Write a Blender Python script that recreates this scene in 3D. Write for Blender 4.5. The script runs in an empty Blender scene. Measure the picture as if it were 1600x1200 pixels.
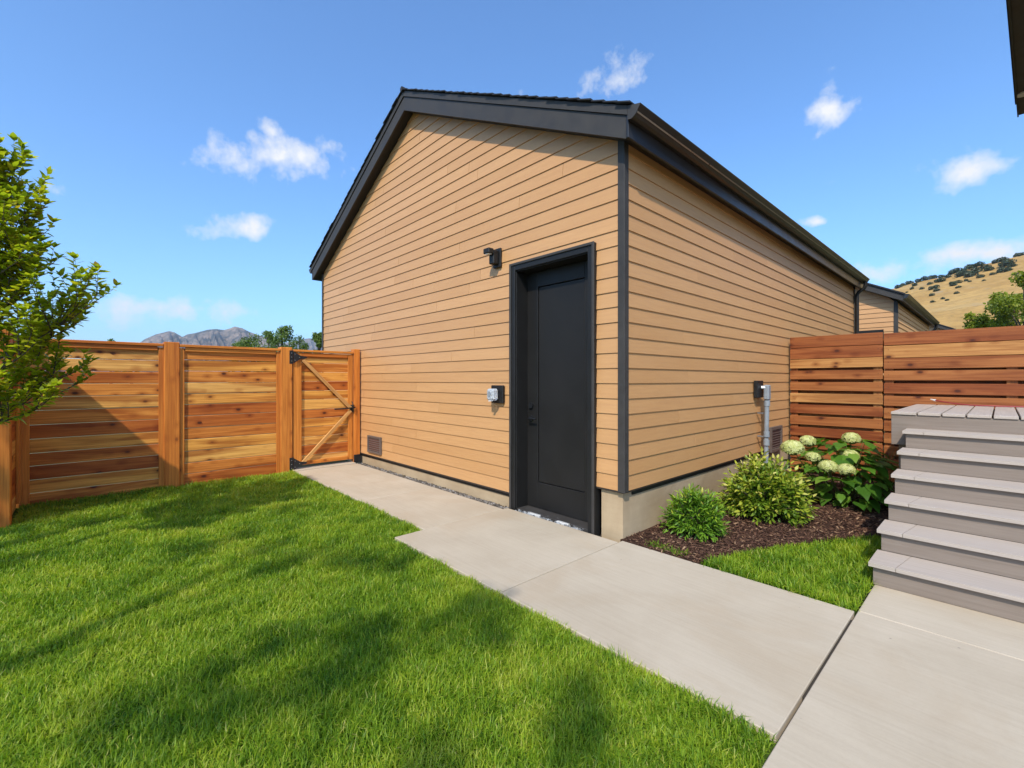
import bpy, bmesh, math, random
import numpy as np
from mathutils import Vector, Matrix
random.seed(7); RNG = np.random.default_rng(7)
S = bpy.context.scene
COL = S.collection

# ------------------------------------------------------------------ camera
CAM = Vector((2.179, -3.311, 1.36))
FOC = 709.0; HOR = 593.5                      # focal length and horizon row, 1600 px wide picture
cd = bpy.data.cameras.new('camera'); cam = bpy.data.objects.new('camera', cd); COL.objects.link(cam)
cam.location = CAM
YAW = math.atan2(0.732978, 0.680253)
cam.rotation_euler = (math.radians(90), 0, YAW)
cd.sensor_width = 36.0; cd.lens = FOC / 1600 * 36.0; cd.shift_y = -(600 - HOR) / 1600
cd.clip_start = 0.05; cd.clip_end = 20000
S.camera = cam
FWD = Vector((-math.sin(YAW), math.cos(YAW), 0)); RGT = Vector((math.cos(YAW), math.sin(YAW), 0))
def ray(u, v): return RGT * ((u - 800) / FOC) + FWD + Vector((0, 0, -(v - HOR) / FOC))
def at(u, v, depth): return CAM + ray(u, v) * depth

# ------------------------------------------------------------------ light
SUN_EL = math.radians(46.0); SUN_AZ = math.atan2(0.50, -0.866)
SD = Vector((math.sin(SUN_AZ) * math.cos(SUN_EL), math.cos(SUN_AZ) * math.cos(SUN_EL), math.sin(SUN_EL)))
ld = bpy.data.lights.new('sun', 'SUN'); ld.energy = 3.4; ld.angle = math.radians(1.0); ld.color = (1.0, 0.94, 0.84)
lo = bpy.data.objects.new('sun', ld); COL.objects.link(lo); lo.rotation_euler = SD.to_track_quat('Z', 'Y').to_euler(); lo.location = (20, -40, 45)
S.view_settings.view_transform = 'Standard'; S.view_settings.look = 'None'; S.view_settings.exposure = 0.56; S.view_settings.gamma = 1.0

S.cycles.max_bounces = 7; S.cycles.diffuse_bounces = 3; S.cycles.glossy_bounces = 2; S.cycles.transmission_bounces = 4; S.cycles.volume_bounces = 0
W = bpy.data.worlds.new('World'); S.world = W; W.use_nodes = True
def build_world():
    nt = W.node_tree; N = nt.nodes; L = nt.links; N.clear()
    out = N.new('ShaderNodeOutputWorld'); bg = N.new('ShaderNodeBackground'); bg.inputs[1].default_value = 0.15
    sky = N.new('ShaderNodeTexSky'); sky.sky_type = 'NISHITA'; sky.sun_disc = False
    sky.sun_elevation = SUN_EL; sky.sun_rotation = SUN_AZ; sky.altitude = 0; sky.air_density = 1.0; sky.dust_density = 1.3; sky.ozone_density = 2.4
    tc = N.new('ShaderNodeTexCoord')
    def vm(op, a, b=None):
        n = N.new('ShaderNodeVectorMath'); n.operation = op
        for i, x in enumerate((a, b)):
            if x is None: continue
            if hasattr(x, 'is_output'): L.new(x, n.inputs[i])
            else: n.inputs[i].default_value = x
        return n.outputs['Value'] if op in ('DOT_PRODUCT', 'LENGTH') else n.outputs[0]
    def m(op, a, b=None, c=None, clamp=False):
        n = N.new('ShaderNodeMath'); n.operation = op; n.use_clamp = clamp
        for i, x in enumerate((a, b, c)):
            if x is None: continue
            if hasattr(x, 'is_output'): L.new(x, n.inputs[i])
            else: n.inputs[i].default_value = x
        return n.outputs[0]
    d0 = vm('NORMALIZE', tc.outputs['Generated'])
    def noise(sc, det, rough, src):
        n = N.new('ShaderNodeTexNoise'); n.inputs['Scale'].default_value = sc; n.inputs['Detail'].default_value = det; n.inputs['Roughness'].default_value = rough
        L.new(src, n.inputs['Vector']); return n
    wn = noise(9.0, 2.0, 0.6, d0)
    warp = vm('SCALE', vm('SUBTRACT', wn.outputs['Color'], (0.5, 0.5, 0.5))); warp.node.inputs['Scale'].default_value = 0.07
    d = vm('ADD', d0, warp)
    nz = noise(19.0, 6.0, 0.58, d0).outputs['Fac']
    clouds = []   # (pixel u, v, half width px, half height px, tilt deg, opacity)
    clouds += [(432, 248, 118, 42, -4, 1.0), (418, 197, 34, 24, 0, .6), (372, 354, 78, 22, -4, .8), (975, 112, 62, 34, -25, .75), (1300, 172, 62, 48, -40, .95),
               (1285, 282, 62, 24, -5, .4), (1515, 264, 96, 32, -6, .9), (1562, 340, 40, 20, 0, .3), (1545, 394, 110, 34, -5, 1.), (1378, 418, 76, 28, 0, .85), (1265, 345, 26, 12, -10, .7),
               (255, 490, 130, 26, 0, .8), (350, 492, 80, 18, 0, .65), (820, 142, 46, 22, -20, .25), (95, 292, 90, 42, 10, .22)]
    specs = []
    for u, v, a, b, t, o in clouds:
        c = ray(u, v); k = c.length; c = c.normalized()
        r = RGT - c * c.dot(RGT); a_ = a / FOC * r.length / k; r.normalize(); up = r.cross(c).normalized()
        if up.z < 0: up = -up
        b_ = b / FOC * abs(up.z) / k
        ca, sa = math.cos(math.radians(-t)), math.sin(math.radians(-t))
        specs.append((c, r * ca + up * sa, up * ca - r * sa, a_, b_, o))
    rr = random.Random(3)
    while len(specs) < 24:     # the same fair-weather puffs over the rest of the sky
        az = rr.uniform(0, 2 * math.pi); el = math.radians(rr.uniform(6, 60))
        c = Vector((math.cos(az) * math.cos(el), math.sin(az) * math.cos(el), math.sin(el)))
        if c.dot(FWD) > 0.45: continue
        r = Vector((0, 0, 1)).cross(c).normalized(); up = c.cross(r)
        s = rr.uniform(.05, .15); specs.append((c, r, up, s, s * rr.uniform(.28, .5), rr.uniform(.4, 1)))
    E_ = None
    for c, r, up, a, b, o in specs:       # elliptic distance to the nearest puff, broken up by noise
        cx = N.new('ShaderNodeCombineXYZ'); L.new(vm('DOT_PRODUCT', d, tuple(r / a)), cx.inputs[0]); L.new(vm('DOT_PRODUCT', d, tuple(up / b)), cx.inputs[1]); cx.inputs[2].default_value = (1 - o) * 1.3
        e = vm('LENGTH', cx.outputs[0])
        E_ = e if E_ is None else m('MINIMUM', E_, e)
    tot = m('MULTIPLY', m('SUBTRACT', m('MULTIPLY_ADD', nz, 2.5, -0.34), E_), 1.25, clamp=True)
    tint = vm('MULTIPLY', sky.outputs[0], (0.70, 1.02, 1.30))
    mix = N.new('ShaderNodeMix'); mix.data_type = 'RGBA'; L.new(tot, mix.inputs[0]); L.new(tint, mix.inputs[6]); mix.inputs[7].default_value = (4.5, 4.55, 4.6, 1)
    L.new(mix.outputs[2], bg.inputs[0]); L.new(bg.outputs[0], out.inputs[0])
build_world()
W.cycles.sampling_method = 'MANUAL'; W.cycles.sample_map_resolution = 512

# ------------------------------------------------------------------ helpers
def link(o, parent=None, label=None, cat=None, group=None, kind=None):
    COL.objects.link(o)
    if parent: o.parent = parent
    if label: o['label'] = label
    if cat: o['category'] = cat
    if group: o['group'] = group
    if kind: o['kind'] = kind
    return o
def empty(name, loc=(0, 0, 0), **k):
    o = bpy.data.objects.new(name, None); o.location = loc; o.empty_display_size = .1
    return link(o, **k)
def meshobj(name, V, F, mat, loc=(0, 0, 0), parent=None, smooth=False, **k):
    me = bpy.data.meshes.new(name); me.from_pydata([tuple(v) for v in V], [], F); me.update()
    if mat: me.materials.append(mat)
    if smooth: me.shade_smooth(); me.set_sharp_from_angle(angle=math.radians(50))
    o = bpy.data.objects.new(name, me); o.location = loc
    return link(o, parent, **k)
def npmesh(name, V, F, mat, parent=None, col=None, smooth=False, loc=(0, 0, 0), **k):
    """V (n,3) float, F (m,c) int, c constant; col (n,) per-vertex value"""
    me = bpy.data.meshes.new(name); V = np.ascontiguousarray(V, np.float32); F = np.ascontiguousarray(F, np.int32)
    me.vertices.add(len(V)); me.vertices.foreach_set('co', V.ravel())
    c = F.shape[1]; me.loops.add(F.size); me.loops.foreach_set('vertex_index', F.ravel())
    me.polygons.add(len(F)); me.polygons.foreach_set('loop_start', np.arange(0, F.size, c, dtype=np.int32))
    try: me.polygons.foreach_set('loop_total', np.full(len(F), c, np.int32))
    except Exception: pass
    me.update(calc_edges=True)
    if col is not None:
        a = me.attributes.new('tone', 'FLOAT', 'POINT'); a.data.foreach_set('value', np.ascontiguousarray(col, np.float32))
    if mat: me.materials.append(mat)
    if smooth: me.shade_smooth()
    o = bpy.data.objects.new(name, me); o.location = loc
    return link(o, parent, **k)
BOXC = {}
def boxmesh(sx, sy, sz, bev, mat):
    key = (round(sx, 4), round(sy, 4), round(sz, 4), bev, mat.name)
    if key in BOXC: return BOXC[key]
    bm = bmesh.new(); bmesh.ops.create_cube(bm, size=1.0)
    for v in bm.verts: v.co = Vector((v.co.x * sx, v.co.y * sy, v.co.z * sz))
    if bev > 0: bmesh.ops.bevel(bm, geom=bm.edges[:], offset=min(bev, sx * .3, sy * .3, sz * .3), segments=1, affect='EDGES', profile=.5)
    me = bpy.data.meshes.new('box'); bm.to_mesh(me); bm.free(); me.materials.append(mat)
    BOXC[key] = me; return me
def box(name, lo_, hi, mat, parent=None, bev=0.003, **k):
    """axis-aligned box given by two corners (in world coordinates; parents stay at the identity unless off is passed)"""
    lo_, hi = Vector(lo_), Vector(hi); s = hi - lo_; c = (lo_ + hi) / 2
    me = boxmesh(abs(s.x), abs(s.y), abs(s.z), bev, mat)
    o = bpy.data.objects.new(name, me)
    o.location = c - (parent_world(parent) if parent else Vector((0, 0, 0)))
    return link(o, parent, **k)
def parent_world(p):
    w = Vector((0, 0, 0))
    while p: w += p.location; p = p.parent
    return w
def board(name, c, length, h, t, mat, parent=None, rot=(0, 0, 0), bev=0.003, warp=0.0, **k):
    """a plank: local X is its length, Y its thickness, Z its height"""
    me = boxmesh(length, t, h, bev, mat)
    o = bpy.data.objects.new(name, me); o.rotation_euler = rot
    o.location = Vector(c) - (parent_world(parent) if parent else Vector((0, 0, 0)))
    return link(o, parent, **k)
def prism(name, poly, axis, a, b, mat, parent=None, **k):
    """extrude a 2-D polygon: axis 'y' -> poly in (x,z), axis 'x' -> poly in (y,z), axis 'z' -> poly in (x,y)"""
    def P(p, t): return (p[0], t, p[1]) if axis == 'y' else ((t, p[0], p[1]) if axis == 'x' else (p[0], p[1], t))
    cen = Vector(P((sum(p[0] for p in poly) / len(poly), sum(p[1] for p in poly) / len(poly)), (a + b) / 2))
    n = len(poly); V = [Vector(P(p, a)) - cen for p in poly] + [Vector(P(p, b)) - cen for p in poly]
    bm = bmesh.new(); vs = [bm.verts.new(v) for v in V]
    bm.faces.new(vs[:n]); bm.faces.new(vs[n:][::-1])
    for i in range(n):
        j = (i + 1) % n; bm.faces.new([vs[i], vs[j], vs[n + j], vs[n + i]])
    bmesh.ops.recalc_face_normals(bm, faces=bm.faces[:])
    me = bpy.data.meshes.new(name); bm.to_mesh(me); bm.free(); me.materials.append(mat)
    o = bpy.data.objects.new(name, me); o.location = cen - (parent_world(parent) if parent else Vector((0, 0, 0)))
    return link(o, parent, **k)
def tube_data(pts, rads, seg=8, cap=True):
    pts = [Vector(p) for p in pts]; V = []; F = []; up = None
    for i, p in enumerate(pts):
        t = (pts[min(i + 1, len(pts) - 1)] - pts[max(i - 1, 0)]).normalized()
        if up is None: up = Vector((0, 0, 1)) if abs(t.z) < .9 else Vector((1, 0, 0))
        s = t.cross(up).normalized(); up = s.cross(t).normalized()
        r = rads[i] if hasattr(rads, '__len__') else rads
        for k in range(seg):
            a = 2 * math.pi * k / seg; V.append(p + (s * math.cos(a) + up * math.sin(a)) * r)
    for i in range(len(pts) - 1):
        for k in range(seg):
            j = (k + 1) % seg; F.append((i * seg + k, i * seg + j, (i + 1) * seg + j, (i + 1) * seg + k))
    if cap: F.append(tuple(range(seg))[::-1]); F.append(tuple((len(pts) - 1) * seg + k for k in range(seg)))
    return V, F
def tube(name, pts, rads, mat, parent=None, seg=10, **k):
    off = parent_world(parent) if parent else Vector((0, 0, 0))
    V, F = tube_data([Vector(p) - off for p in pts], rads, seg); return meshobj(name, V, F, mat, parent=parent, smooth=True, **k)
def merge(parts):
    V = []; F = []
    for v, f in parts:
        b = len(V); V += list(v); F += [tuple(i + b for i in q) for q in f]
    return V, F

# ------------------------------------------------------------------ materials
class NT:
    def __init__(s, name):
        s.m = bpy.data.materials.new(name); s.m.use_nodes = True; s.t = s.m.node_tree; s.N = s.t.nodes; s.L = s.t.links
        s.b = s.N['Principled BSDF']; s.out = s.N['Material Output']
    def set(s, i, x):
        if hasattr(x, 'is_output'): s.L.new(x, i)
        elif x is not None: i.default_value = x
    def node(s, typ, ins=None, **props):
        n = s.N.new(typ)
        for k, v in props.items(): setattr(n, k, v)
        for k, v in (ins or {}).items(): s.set(n.inputs[k], v)
        return n
    def coord(s, which='Object', scale=(1, 1, 1), rnd=0.0):
        o = s.node('ShaderNodeTexCoord').outputs[which]
        if rnd:
            r = s.node('ShaderNodeObjectInfo').outputs['Random']
            cmb = s.node('ShaderNodeCombineXYZ', {0: s.math('MULTIPLY', r, rnd), 1: s.math('MULTIPLY', r, rnd * 1.7), 2: s.math('MULTIPLY', r, rnd * .6)}).outputs[0]
            o = s.node('ShaderNodeVectorMath', {0: o, 1: cmb}, operation='ADD').outputs[0]
        return s.node('ShaderNodeVectorMath', {0: o, 1: scale}, operation='MULTIPLY').outputs[0]
    def math(s, op, a, b=None, c=None, clamp=False):
        n = s.node('ShaderNodeMath', operation=op, use_clamp=clamp)
        for i, x in enumerate((a, b, c)): s.set(n.inputs[i], x)
        return n.outputs[0]
    def noise(s, v, scale=1, detail=4, rough=.55, dist=0):
        return s.node('ShaderNodeTexNoise', {'Vector': v, 'Scale': scale, 'Detail': detail, 'Roughness': rough, 'Distortion': dist}).outputs['Fac']
    def ramp(s, f, stops, interp='LINEAR'):
        n = s.node('ShaderNodeValToRGB'); s.L.new(f, n.inputs[0]); cr = n.color_ramp; cr.interpolation = interp
        while len(cr.elements) < len(stops): cr.elements.new(.5)
        for e, (p, c) in zip(cr.elements, stops): e.position = p; e.color = (c[0], c[1], c[2], 1) if hasattr(c, '__len__') else (c, c, c, 1)
        return n.outputs[0]
    def mix(s, f, a, b, mode='MIX'):
        n = s.node('ShaderNodeMix', data_type='RGBA', blend_type=mode); s.set(n.inputs[0], f)
        for i, x in ((6, a), (7, b)):
            if hasattr(x, '__len__') and len(x) == 3: x = (*x, 1)
            s.set(n.inputs[i], x)
        return n.outputs[2]
    def bump(s, h, strength, dist=.01):
        n = s.node('ShaderNodeBump', {'Height': h, 'Strength': strength, 'Distance': dist}); s.L.new(n.outputs[0], s.b.inputs['Normal']); return n
    def fin(s, col, rough=.6, spec=.5):
        s.set(s.b.inputs['Base Color'], (*col, 1) if hasattr(col, '__len__') and len(col) == 3 else col); s.set(s.b.inputs['Roughness'], rough); s.b.inputs['Specular IOR Level'].default_value = spec
        return s.m
    def rand(s): return s.node('ShaderNodeObjectInfo').outputs['Random']

def wood(name, tones, knot=(.055, .014, .006), rough=.55, streak=.75, knots=1.0, grain=1.0):
    n = NT(name); co = n.coord('Object', (1, 1, 1), 40)
    def sc(v): return n.node('ShaderNodeVectorMath', {0: co, 1: v}, operation='MULTIPLY').outputs[0]
    tone = n.ramp(n.rand(), [(i / len(tones), c) for i, c in enumerate(tones)], 'CONSTANT' if len(tones) > 3 else 'LINEAR')
    st = n.noise(sc((.7, 9, 9)), 1, 3, .5, .6)                    # broad heart / sap wood bands
    dark = n.mix(1.0, tone, (.50, .30, .17), 'MULTIPLY')
    c = n.mix(n.math('MULTIPLY', n.ramp(st, [(.46, 0.), (.60, 1.)]), streak), tone, dark)
    g = n.noise(sc((1.6, 60, 60)), 1, 5, .62, .3)                 # fine grain
    c = n.mix(n.ramp(g, [(.38, .6 * grain), (.60, 0.)]), c, n.mix(1.0, c, (.55, .42, .32), 'MULTIPLY'))
    vo = n.node('ShaderNodeTexVoronoi', {'Vector': sc((5.2, 8.5, 8.5)), 'Scale': 1.0, 'Randomness': 1.0})
    sel = n.node('ShaderNodeSeparateColor', {0: vo.outputs['Color']}).outputs[0]
    kn = n.math('MULTIPLY', n.ramp(vo.outputs['Distance'], [(.09, 1.), (.19, .0)]), n.math('GREATER_THAN', sel, .52))
    kh = n.math('MULTIPLY', n.ramp(vo.outputs['Distance'], [(.12, .75), (.42, .0)]), n.math('GREATER_THAN', sel, .52))
    c = n.mix(n.math('MULTIPLY', kh, knots), c, n.mix(1.0, c, (.55, .36, .22), 'MULTIPLY'))
    c = n.mix(n.math('MULTIPLY', kn, .9 * knots), c, knot)
    n.bump(g, .25, .004)
    return n.fin(c, rough, .3)
CEDAR = [(.80, .41, .098), (.57, .175, .030), (.77, .345, .066), (.50, .140, .023), (.82, .44, .118), (.64, .218, .037), (.78, .36, .068), (.70, .265, .047)]
M = {}
M['cedar'] = wood('cedar_slats', CEDAR)
M['cedar_frame'] = wood('cedar_frame', [(.66, .218, .033), (.61, .188, .027), (.69, .25, .040)], streak=.35, knots=.6)
M['cedar_pale'] = wood('cedar_pale_brace', [(.68, .37, .13), (.62, .32, .10)], streak=.2, knots=.3)
M['cedar_red'] = wood('cedar_weathered', [(.34, .118, .032), (.50, .25, .082), (.29, .088, .023), (.39, .15, .043), (.47, .22, .066), (.32, .10, .027), (.36, .13, .036)], streak=.6)

def siding():
    n = NT('lap_siding'); co = n.coord('Object', (1, 1, 1), 30)
    def sc(v): return n.node('ShaderNodeVectorMath', {0: co, 1: v}, operation='MULTIPLY').outputs[0]
    g = n.noise(sc((3, 3, 45)), 1, 4, .6, .5); bl = n.noise(sc((1.2, 1.2, 2)), 1, 3, .5)
    a = n.mix(n.rand(), (.495, .254, .098), (.560, .296, .120))
    a = n.mix(n.ramp(g, [(.35, .35), (.6, 0.)]), a, (.42, .208, .086))
    a = n.mix(n.ramp(bl, [(.35, .25), (.65, 0.)]), a, (.54, .298, .132))
    n.bump(g, .22, .004)
    return n.fin(a, .48, .45)
M['siding'] = siding()
def plain(name, col, rough=.5, spec=.5, metal=0, var=.15, vscale=6, bump=0):
    n = NT(name); v = n.noise(n.coord('Object', (1, 1, 1), 20), vscale, 5, .6)
    c = n.mix(n.ramp(v, [(.3, 0.), (.7, 1.)]), tuple(x * (1 - var) for x in col), tuple(x * (1 + var) for x in col))
    n.b.inputs['Metallic'].default_value = metal
    if bump: n.bump(n.noise(n.coord('Object'), 180, 3, .6), bump, .003)
    return n.fin(c, n.ramp(v, [(.3, rough * .85), (.7, min(1, rough * 1.15))]), spec)
M['trim'] = plain('charcoal_trim', (.046, .041, .037), .55, .25)
M['black'] = plain('black_paint', (.013, .0122, .0115), .5, .3, bump=.05)
M['door'] = plain('door_paint', (.014, .0128, .0118), .5, .25, vscale=2)
M['flash'] = plain('dark_flashing', (.035, .024, .017), .6)
M['gutter'] = plain('gutter_metal', (.020, .018, .017), .33, .5, var=.1)
M['shingle'] = plain('asphalt_shingle', (.030, .031, .036), .9, .2, vscale=40, bump=.5)
M['iron'] = plain('black_iron', (.008, .008, .009), .5, .5)
M['steel'] = plain('screw_steel', (.35, .35, .36), .4, .5, metal=.8)
M['pvc'] = plain('grey_pvc', (.24, .255, .27), .45, .5, vscale=9)
M['vent'] = plain('vent_metal', (.115, .085, .07), .5, .5, vscale=12)
M['ventdark'] = plain('vent_mesh', (.15, .07, .055), .7, .3, vscale=20)
M['white'] = plain('white_plastic', (.75, .74, .72), .4)
M['hose'] = plain('red_hose', (.26, .03, .028), .4)
M['soil'] = plain('soil', (.045, .033, .02), .95, .1, vscale=30, bump=.6)
M['dirtgap'] = plain('joint_dirt', (.05, .042, .034), .95, .1, vscale=60)

def concrete(name, a, b, stain, streak=(2, 60, 2), pits=True):
    n = NT(name); co = n.coord('Object', (1, 1, 1), 9)
    def sc(v): return n.node('ShaderNodeVectorMath', {0: co, 1: v}, operation='MULTIPLY').outputs[0]
    big = n.noise(co, 1.6, 6, .6, .4); br = n.noise(sc(streak), 1, 3, .6); fine = n.noise(co, 90, 3, .7)
    c = n.mix(n.ramp(big, [(.32, 0.), (.68, 1.)]), a, b)
    c = n.mix(n.ramp(br, [(.35, .30), (.65, 0.)]), c, n.mix(1., c, (.80, .79, .77), 'MULTIPLY'))
    c = n.mix(n.ramp(n.noise(co, .9, 5, .65, .8), [(.50, 0.), (.72, .6)]), c, stain)
    if pits:
        vo = n.node('ShaderNodeTexVoronoi', {'Vector': co, 'Scale': 7.0}); sel = n.node('ShaderNodeSeparateColor', {0: vo.outputs['Color']}).outputs[1]
        c = n.mix(n.math('MULTIPLY', n.ramp(vo.outputs['Distance'], [(.02, .7), (.05, 0.)]), n.math('GREATER_THAN', sel, .72)), c, (.2, .17, .14))
    c = n.mix(n.ramp(fine, [(.3, .12), (.6, 0.)]), c, n.mix(1., c, (.7, .7, .7), 'MULTIPLY'))
    n.bump(n.math('ADD', fine, br), .16, .003)
    return n.fin(c, .85, .25)
M['concrete'] = concrete('path_concrete', (.430, .350, .252), (.490, .406, .300), (.40, .30, .195))
M['foundation'] = concrete('foundation_concrete', (.37, .262, .155), (.50, .375, .235), (.22, .145, .08), (3, 3, 20))
def deckmat(name, a, b):
    n = NT(name); co = n.coord('Object', (1, 1, 1), 25)
    def sc(v): return n.node('ShaderNodeVectorMath', {0: co, 1: v}, operation='MULTIPLY').outputs[0]
    g = n.noise(sc((2, 70, 70)), 1, 5, .65, .2); bl = n.noise(co, 2.5, 4, .6)
    c = n.mix(n.ramp(g, [(.3, 0.), (.7, 1.)]), a, b); c = n.mix(n.ramp(bl, [(.4, .2), (.65, 0.)]), c, n.mix(1., c, (.84, .8, .76), 'MULTIPLY'))
    n.bump(g, .15, .003)
    return n.fin(c, .6, .35)
M['tread'] = deckmat('composite_tread', (.385, .318, .262), (.46, .386, .322))
M['riser'] = deckmat('composite_riser_shaded', (.195, .150, .116), (.245, .194, .155))  # tread composite darkened, painting in the shade of upright faces

def leafmat(name, ramp, trans=.45, rough=.45, spec=.35, attr=True):
    n = NT(name)
    if attr: f = n.node('ShaderNodeAttribute', attribute_name='tone').outputs['Fac']
    else: f = n.rand()
    c = n.ramp(f, ramp); n.fin(c, rough, spec)
    tr = n.node('ShaderNodeBsdfTranslucent', {0: n.mix(1., c, (1.25, 1.3, .55), 'MULTIPLY')})
    mx = n.node('ShaderNodeMixShader', {0: trans, 1: n.b.outputs[0], 2: tr.outputs[0]})
    n.L.new(mx.outputs[0], n.out.inputs[0]); return n.m
M['grass'] = leafmat('grass_blade', [(0., (.095, .20, .012)), (.4, (.245, .375, .020)), (.75, (.44, .50, .038)), (1., (.56, .52, .15))], .5, .5)
M['leaf'] = leafmat('yard_tree_leaf', [(0., (.16, .23, .014)), (.5, (.36, .42, .026)), (.85, (.46, .44, .03)), (1., (.42, .31, .03))], .6, .38)
M['leaf1'] = leafmat('yard_tree_single_leaf', [(0., (.16, .23, .014)), (.5, (.36, .42, .026)), (.85, (.46, .44, .03)), (1., (.40, .30, .03))], .6, .38, attr=False)
M['shade_leaf'] = leafmat('shade_tree_leaf', [(0., (.03, .07, .012)), (1., (.07, .12, .02))], .25)
M['spirea'] = leafmat('spirea_leaf', [(0., (.05, .12, .010)), (.4, (.17, .26, .018)), (.7, (.42, .42, .04)), (1., (.64, .56, .18))], .35)
M['juniper_leaf'] = leafmat('feathery_leaf', [(0., (.045, .13, .010)), (.5, (.16, .29, .02)), (.85, (.32, .40, .03)), (1., (.46, .42, .06))], .35)
M['hyd_leaf'] = leafmat('hydrangea_leaf', [(0., (.05, .13, .012)), (.6, (.10, .22, .02)), (1., (.20, .31, .035))], .38, .42, attr=False)
M['hyd_flower'] = leafmat('hydrangea_floret', [(0., (.34, .39, .10)), (.5, (.55, .56, .20)), (1., (.70, .68, .34))], .3, .6)
M['bgtree'] = leafmat('background_leaf', [(0., (.04, .08, .014)), (.6, (.11, .17, .028)), (1., (.19, .24, .04))], .35)
M['bgtree_yel'] = leafmat('background_leaf_yellow', [(0., (.08, .13, .012)), (.6, (.22, .26, .022)), (1., (.36, .36, .03))], .45)
M['scrub'] = leafmat('hill_scrub', [(0., (.026, .042, .018)), (1., (.080, .100, .045))], .1)
M['bark'] = plain('bark', (.10, .075, .055), .9, .2, vscale=25, bump=.6)
M['stem'] = plain('green_stem', (.10, .11, .03), .7, .3)

# ------------------------------------------------------------------ ground, path, bed
def ground():
    n = NT('dry_ground'); co = n.coord('Object'); a = n.noise(co, .02, 6, .6); b = n.noise(co, .6, 5, .6)
    c = n.mix(n.ramp(a, [(.35, 0.), (.65, 1.)]), (.15, .12, .055), (.10, .115, .04)); c = n.mix(n.ramp(b, [(.35, .4), (.65, 0.)]), c, (.07, .07, .03))
    m = n.fin(c, .95, .1)
    meshobj('ground', [(-5000, -5000, -.06), (5000, -5000, -.06), (5000, 5000, -.06), (-5000, 5000, -.06)], [(0, 1, 2, 3)], m, kind='structure')
ground()
def lawn_soil():
    P = [(-5.12, -3.9), (-5.12, -1.06), (-1.36, -1.06), (-1.36, -1.36), (1.63, -1.36), (1.63, -4.6), (-5.12, -4.6)]
    n = NT('lawn_thatch'); v = n.noise(n.coord('Object'), 40, 4, .6); m = n.fin(n.ramp(v, [(.3, (.04, .07, .010)), (.7, (.08, .12, .02))]), 1., .0)
    prism('lawn_soil', P, 'z', -.055, -.03, m, kind='structure')
lawn_soil()
path = empty('concrete_path', kind='structure')
def slab(x0, y0, x1, y1, z=0.0):
    box('slab', (x0, y0, -.09), (x1, y1, z), M['concrete'], path, bev=.0035)
G = .003
slab(-4.95, -1.09, -2.69 - G, -.13); slab(-2.69 + G, -1.09, -1.385 - G, -.13, .001); slab(-1.385 + G, -1.39, 0.0 - G, -.075, .002)
slab(0 + G, -1.39, 1.60 - .007, -.02, .001); slab(1.60 + .007, -3.0, 3.4, -.0 - .002); slab(1.60 + .007, .002, 3.4, .75, .001)
box('joint_fill', (-4.9, -1.05, -.088), (3.3, -.12, -.014), M['dirtgap'], path, bev=0)
# mulch bed
BEDC = [(.648, -.02), (.746, .347), (.878, .688), (1.031, 1.0), (1.2, 1.316), (1.43, 1.65), (1.6, 1.85)]
prism('mulch_soil', [(-.02, -.015)] + BEDC + [(2.3, 1.9), (2.3, 4.4), (-.02, 4.4)], 'z', -.055, .005, plain('dark_mulch', (.050, .026, .017), .95, .1, vscale=45, bump=.8), kind='structure')
prism('side_lawn_soil', [(.66, -.016)] + [(x + .006, y) for x, y in BEDC[1:]] + [(1.597, -.016)], 'z', -.055, -.012, plain('thatch', (.03, .045, .01), 1, 0, vscale=40), kind='structure')
def chips(name, n, sampler, L0, L1, mat, zbase=.006, label=None, cat=None, flat=.35, stone=False):
    P = np.array([sampler() for _ in range(n)]); ln = RNG.uniform(L0, L1, n); wd = ln * (RNG.uniform(.55, .95, n) if stone else RNG.uniform(.16, .38, n)); th = wd * (RNG.uniform(.5, .9, n) if stone else RNG.uniform(.2, .5, n))
    a = RNG.uniform(0, 2 * np.pi, n); tl = RNG.normal(0, flat, n); V = []; 
    base = np.array([[-1, -1, -1], [1, -1, -1], [1, 1, -1], [-1, 1, -1], [-.8, -.8, 1], [.8, -.8, 1], [.8, .8, 1], [-.8, .8, 1]]) * .5
    q = base[None] * np.stack([ln, wd, th], 1)[:, None, :] * RNG.uniform(.7, 1.2, (n, 8, 3))
    x, y, z = q[..., 0], q[..., 1], q[..., 2]; ct, s_ = np.cos(tl)[:, None], np.sin(tl)[:, None]
    x, z = x * ct - z * s_, x * s_ + z * ct; ca, sa = np.cos(a)[:, None], np.sin(a)[:, None]; x, y = x * ca - y * sa, x * sa + y * ca
    V = np.stack([x + P[:, None, 0], y + P[:, None, 1], z + zbase + RNG.uniform(0, .012, n)[:, None]], -1).reshape(-1, 3)
    f = np.array([[0, 3, 2, 1], [4, 5, 6, 7], [0, 1, 5, 4], [1, 2, 6, 5], [2, 3, 7, 6], [3, 0, 4, 7]])
    F = (f[None] + 8 * np.arange(n)[:, None, None]).reshape(-1, 4)
    return npmesh(name, V, F, mat, col=np.repeat(RNG.random(n), 8), kind='stuff', label=label, cat=cat)
def inpoly(p, poly):
    x, y = p; c = False; j = len(poly) - 1
    for i in range(len(poly)):
        xi, yi = poly[i]; xj, yj = poly[j]
        if (yi > y) != (yj > y) and x < (xj - xi) * (y - yi) / (yj - yi) + xi: c = not c
        j = i
    return c
def attrmat(name, stops, rough=.9):
    n = NT(name); f = n.node('ShaderNodeAttribute', attribute_name='tone').outputs['Fac']; return n.fin(n.ramp(f, stops), rough, .2)
BEDP = [(.01, -.01)] + BEDC + [(1.62, 4.28), (.01, 4.28)]
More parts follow.
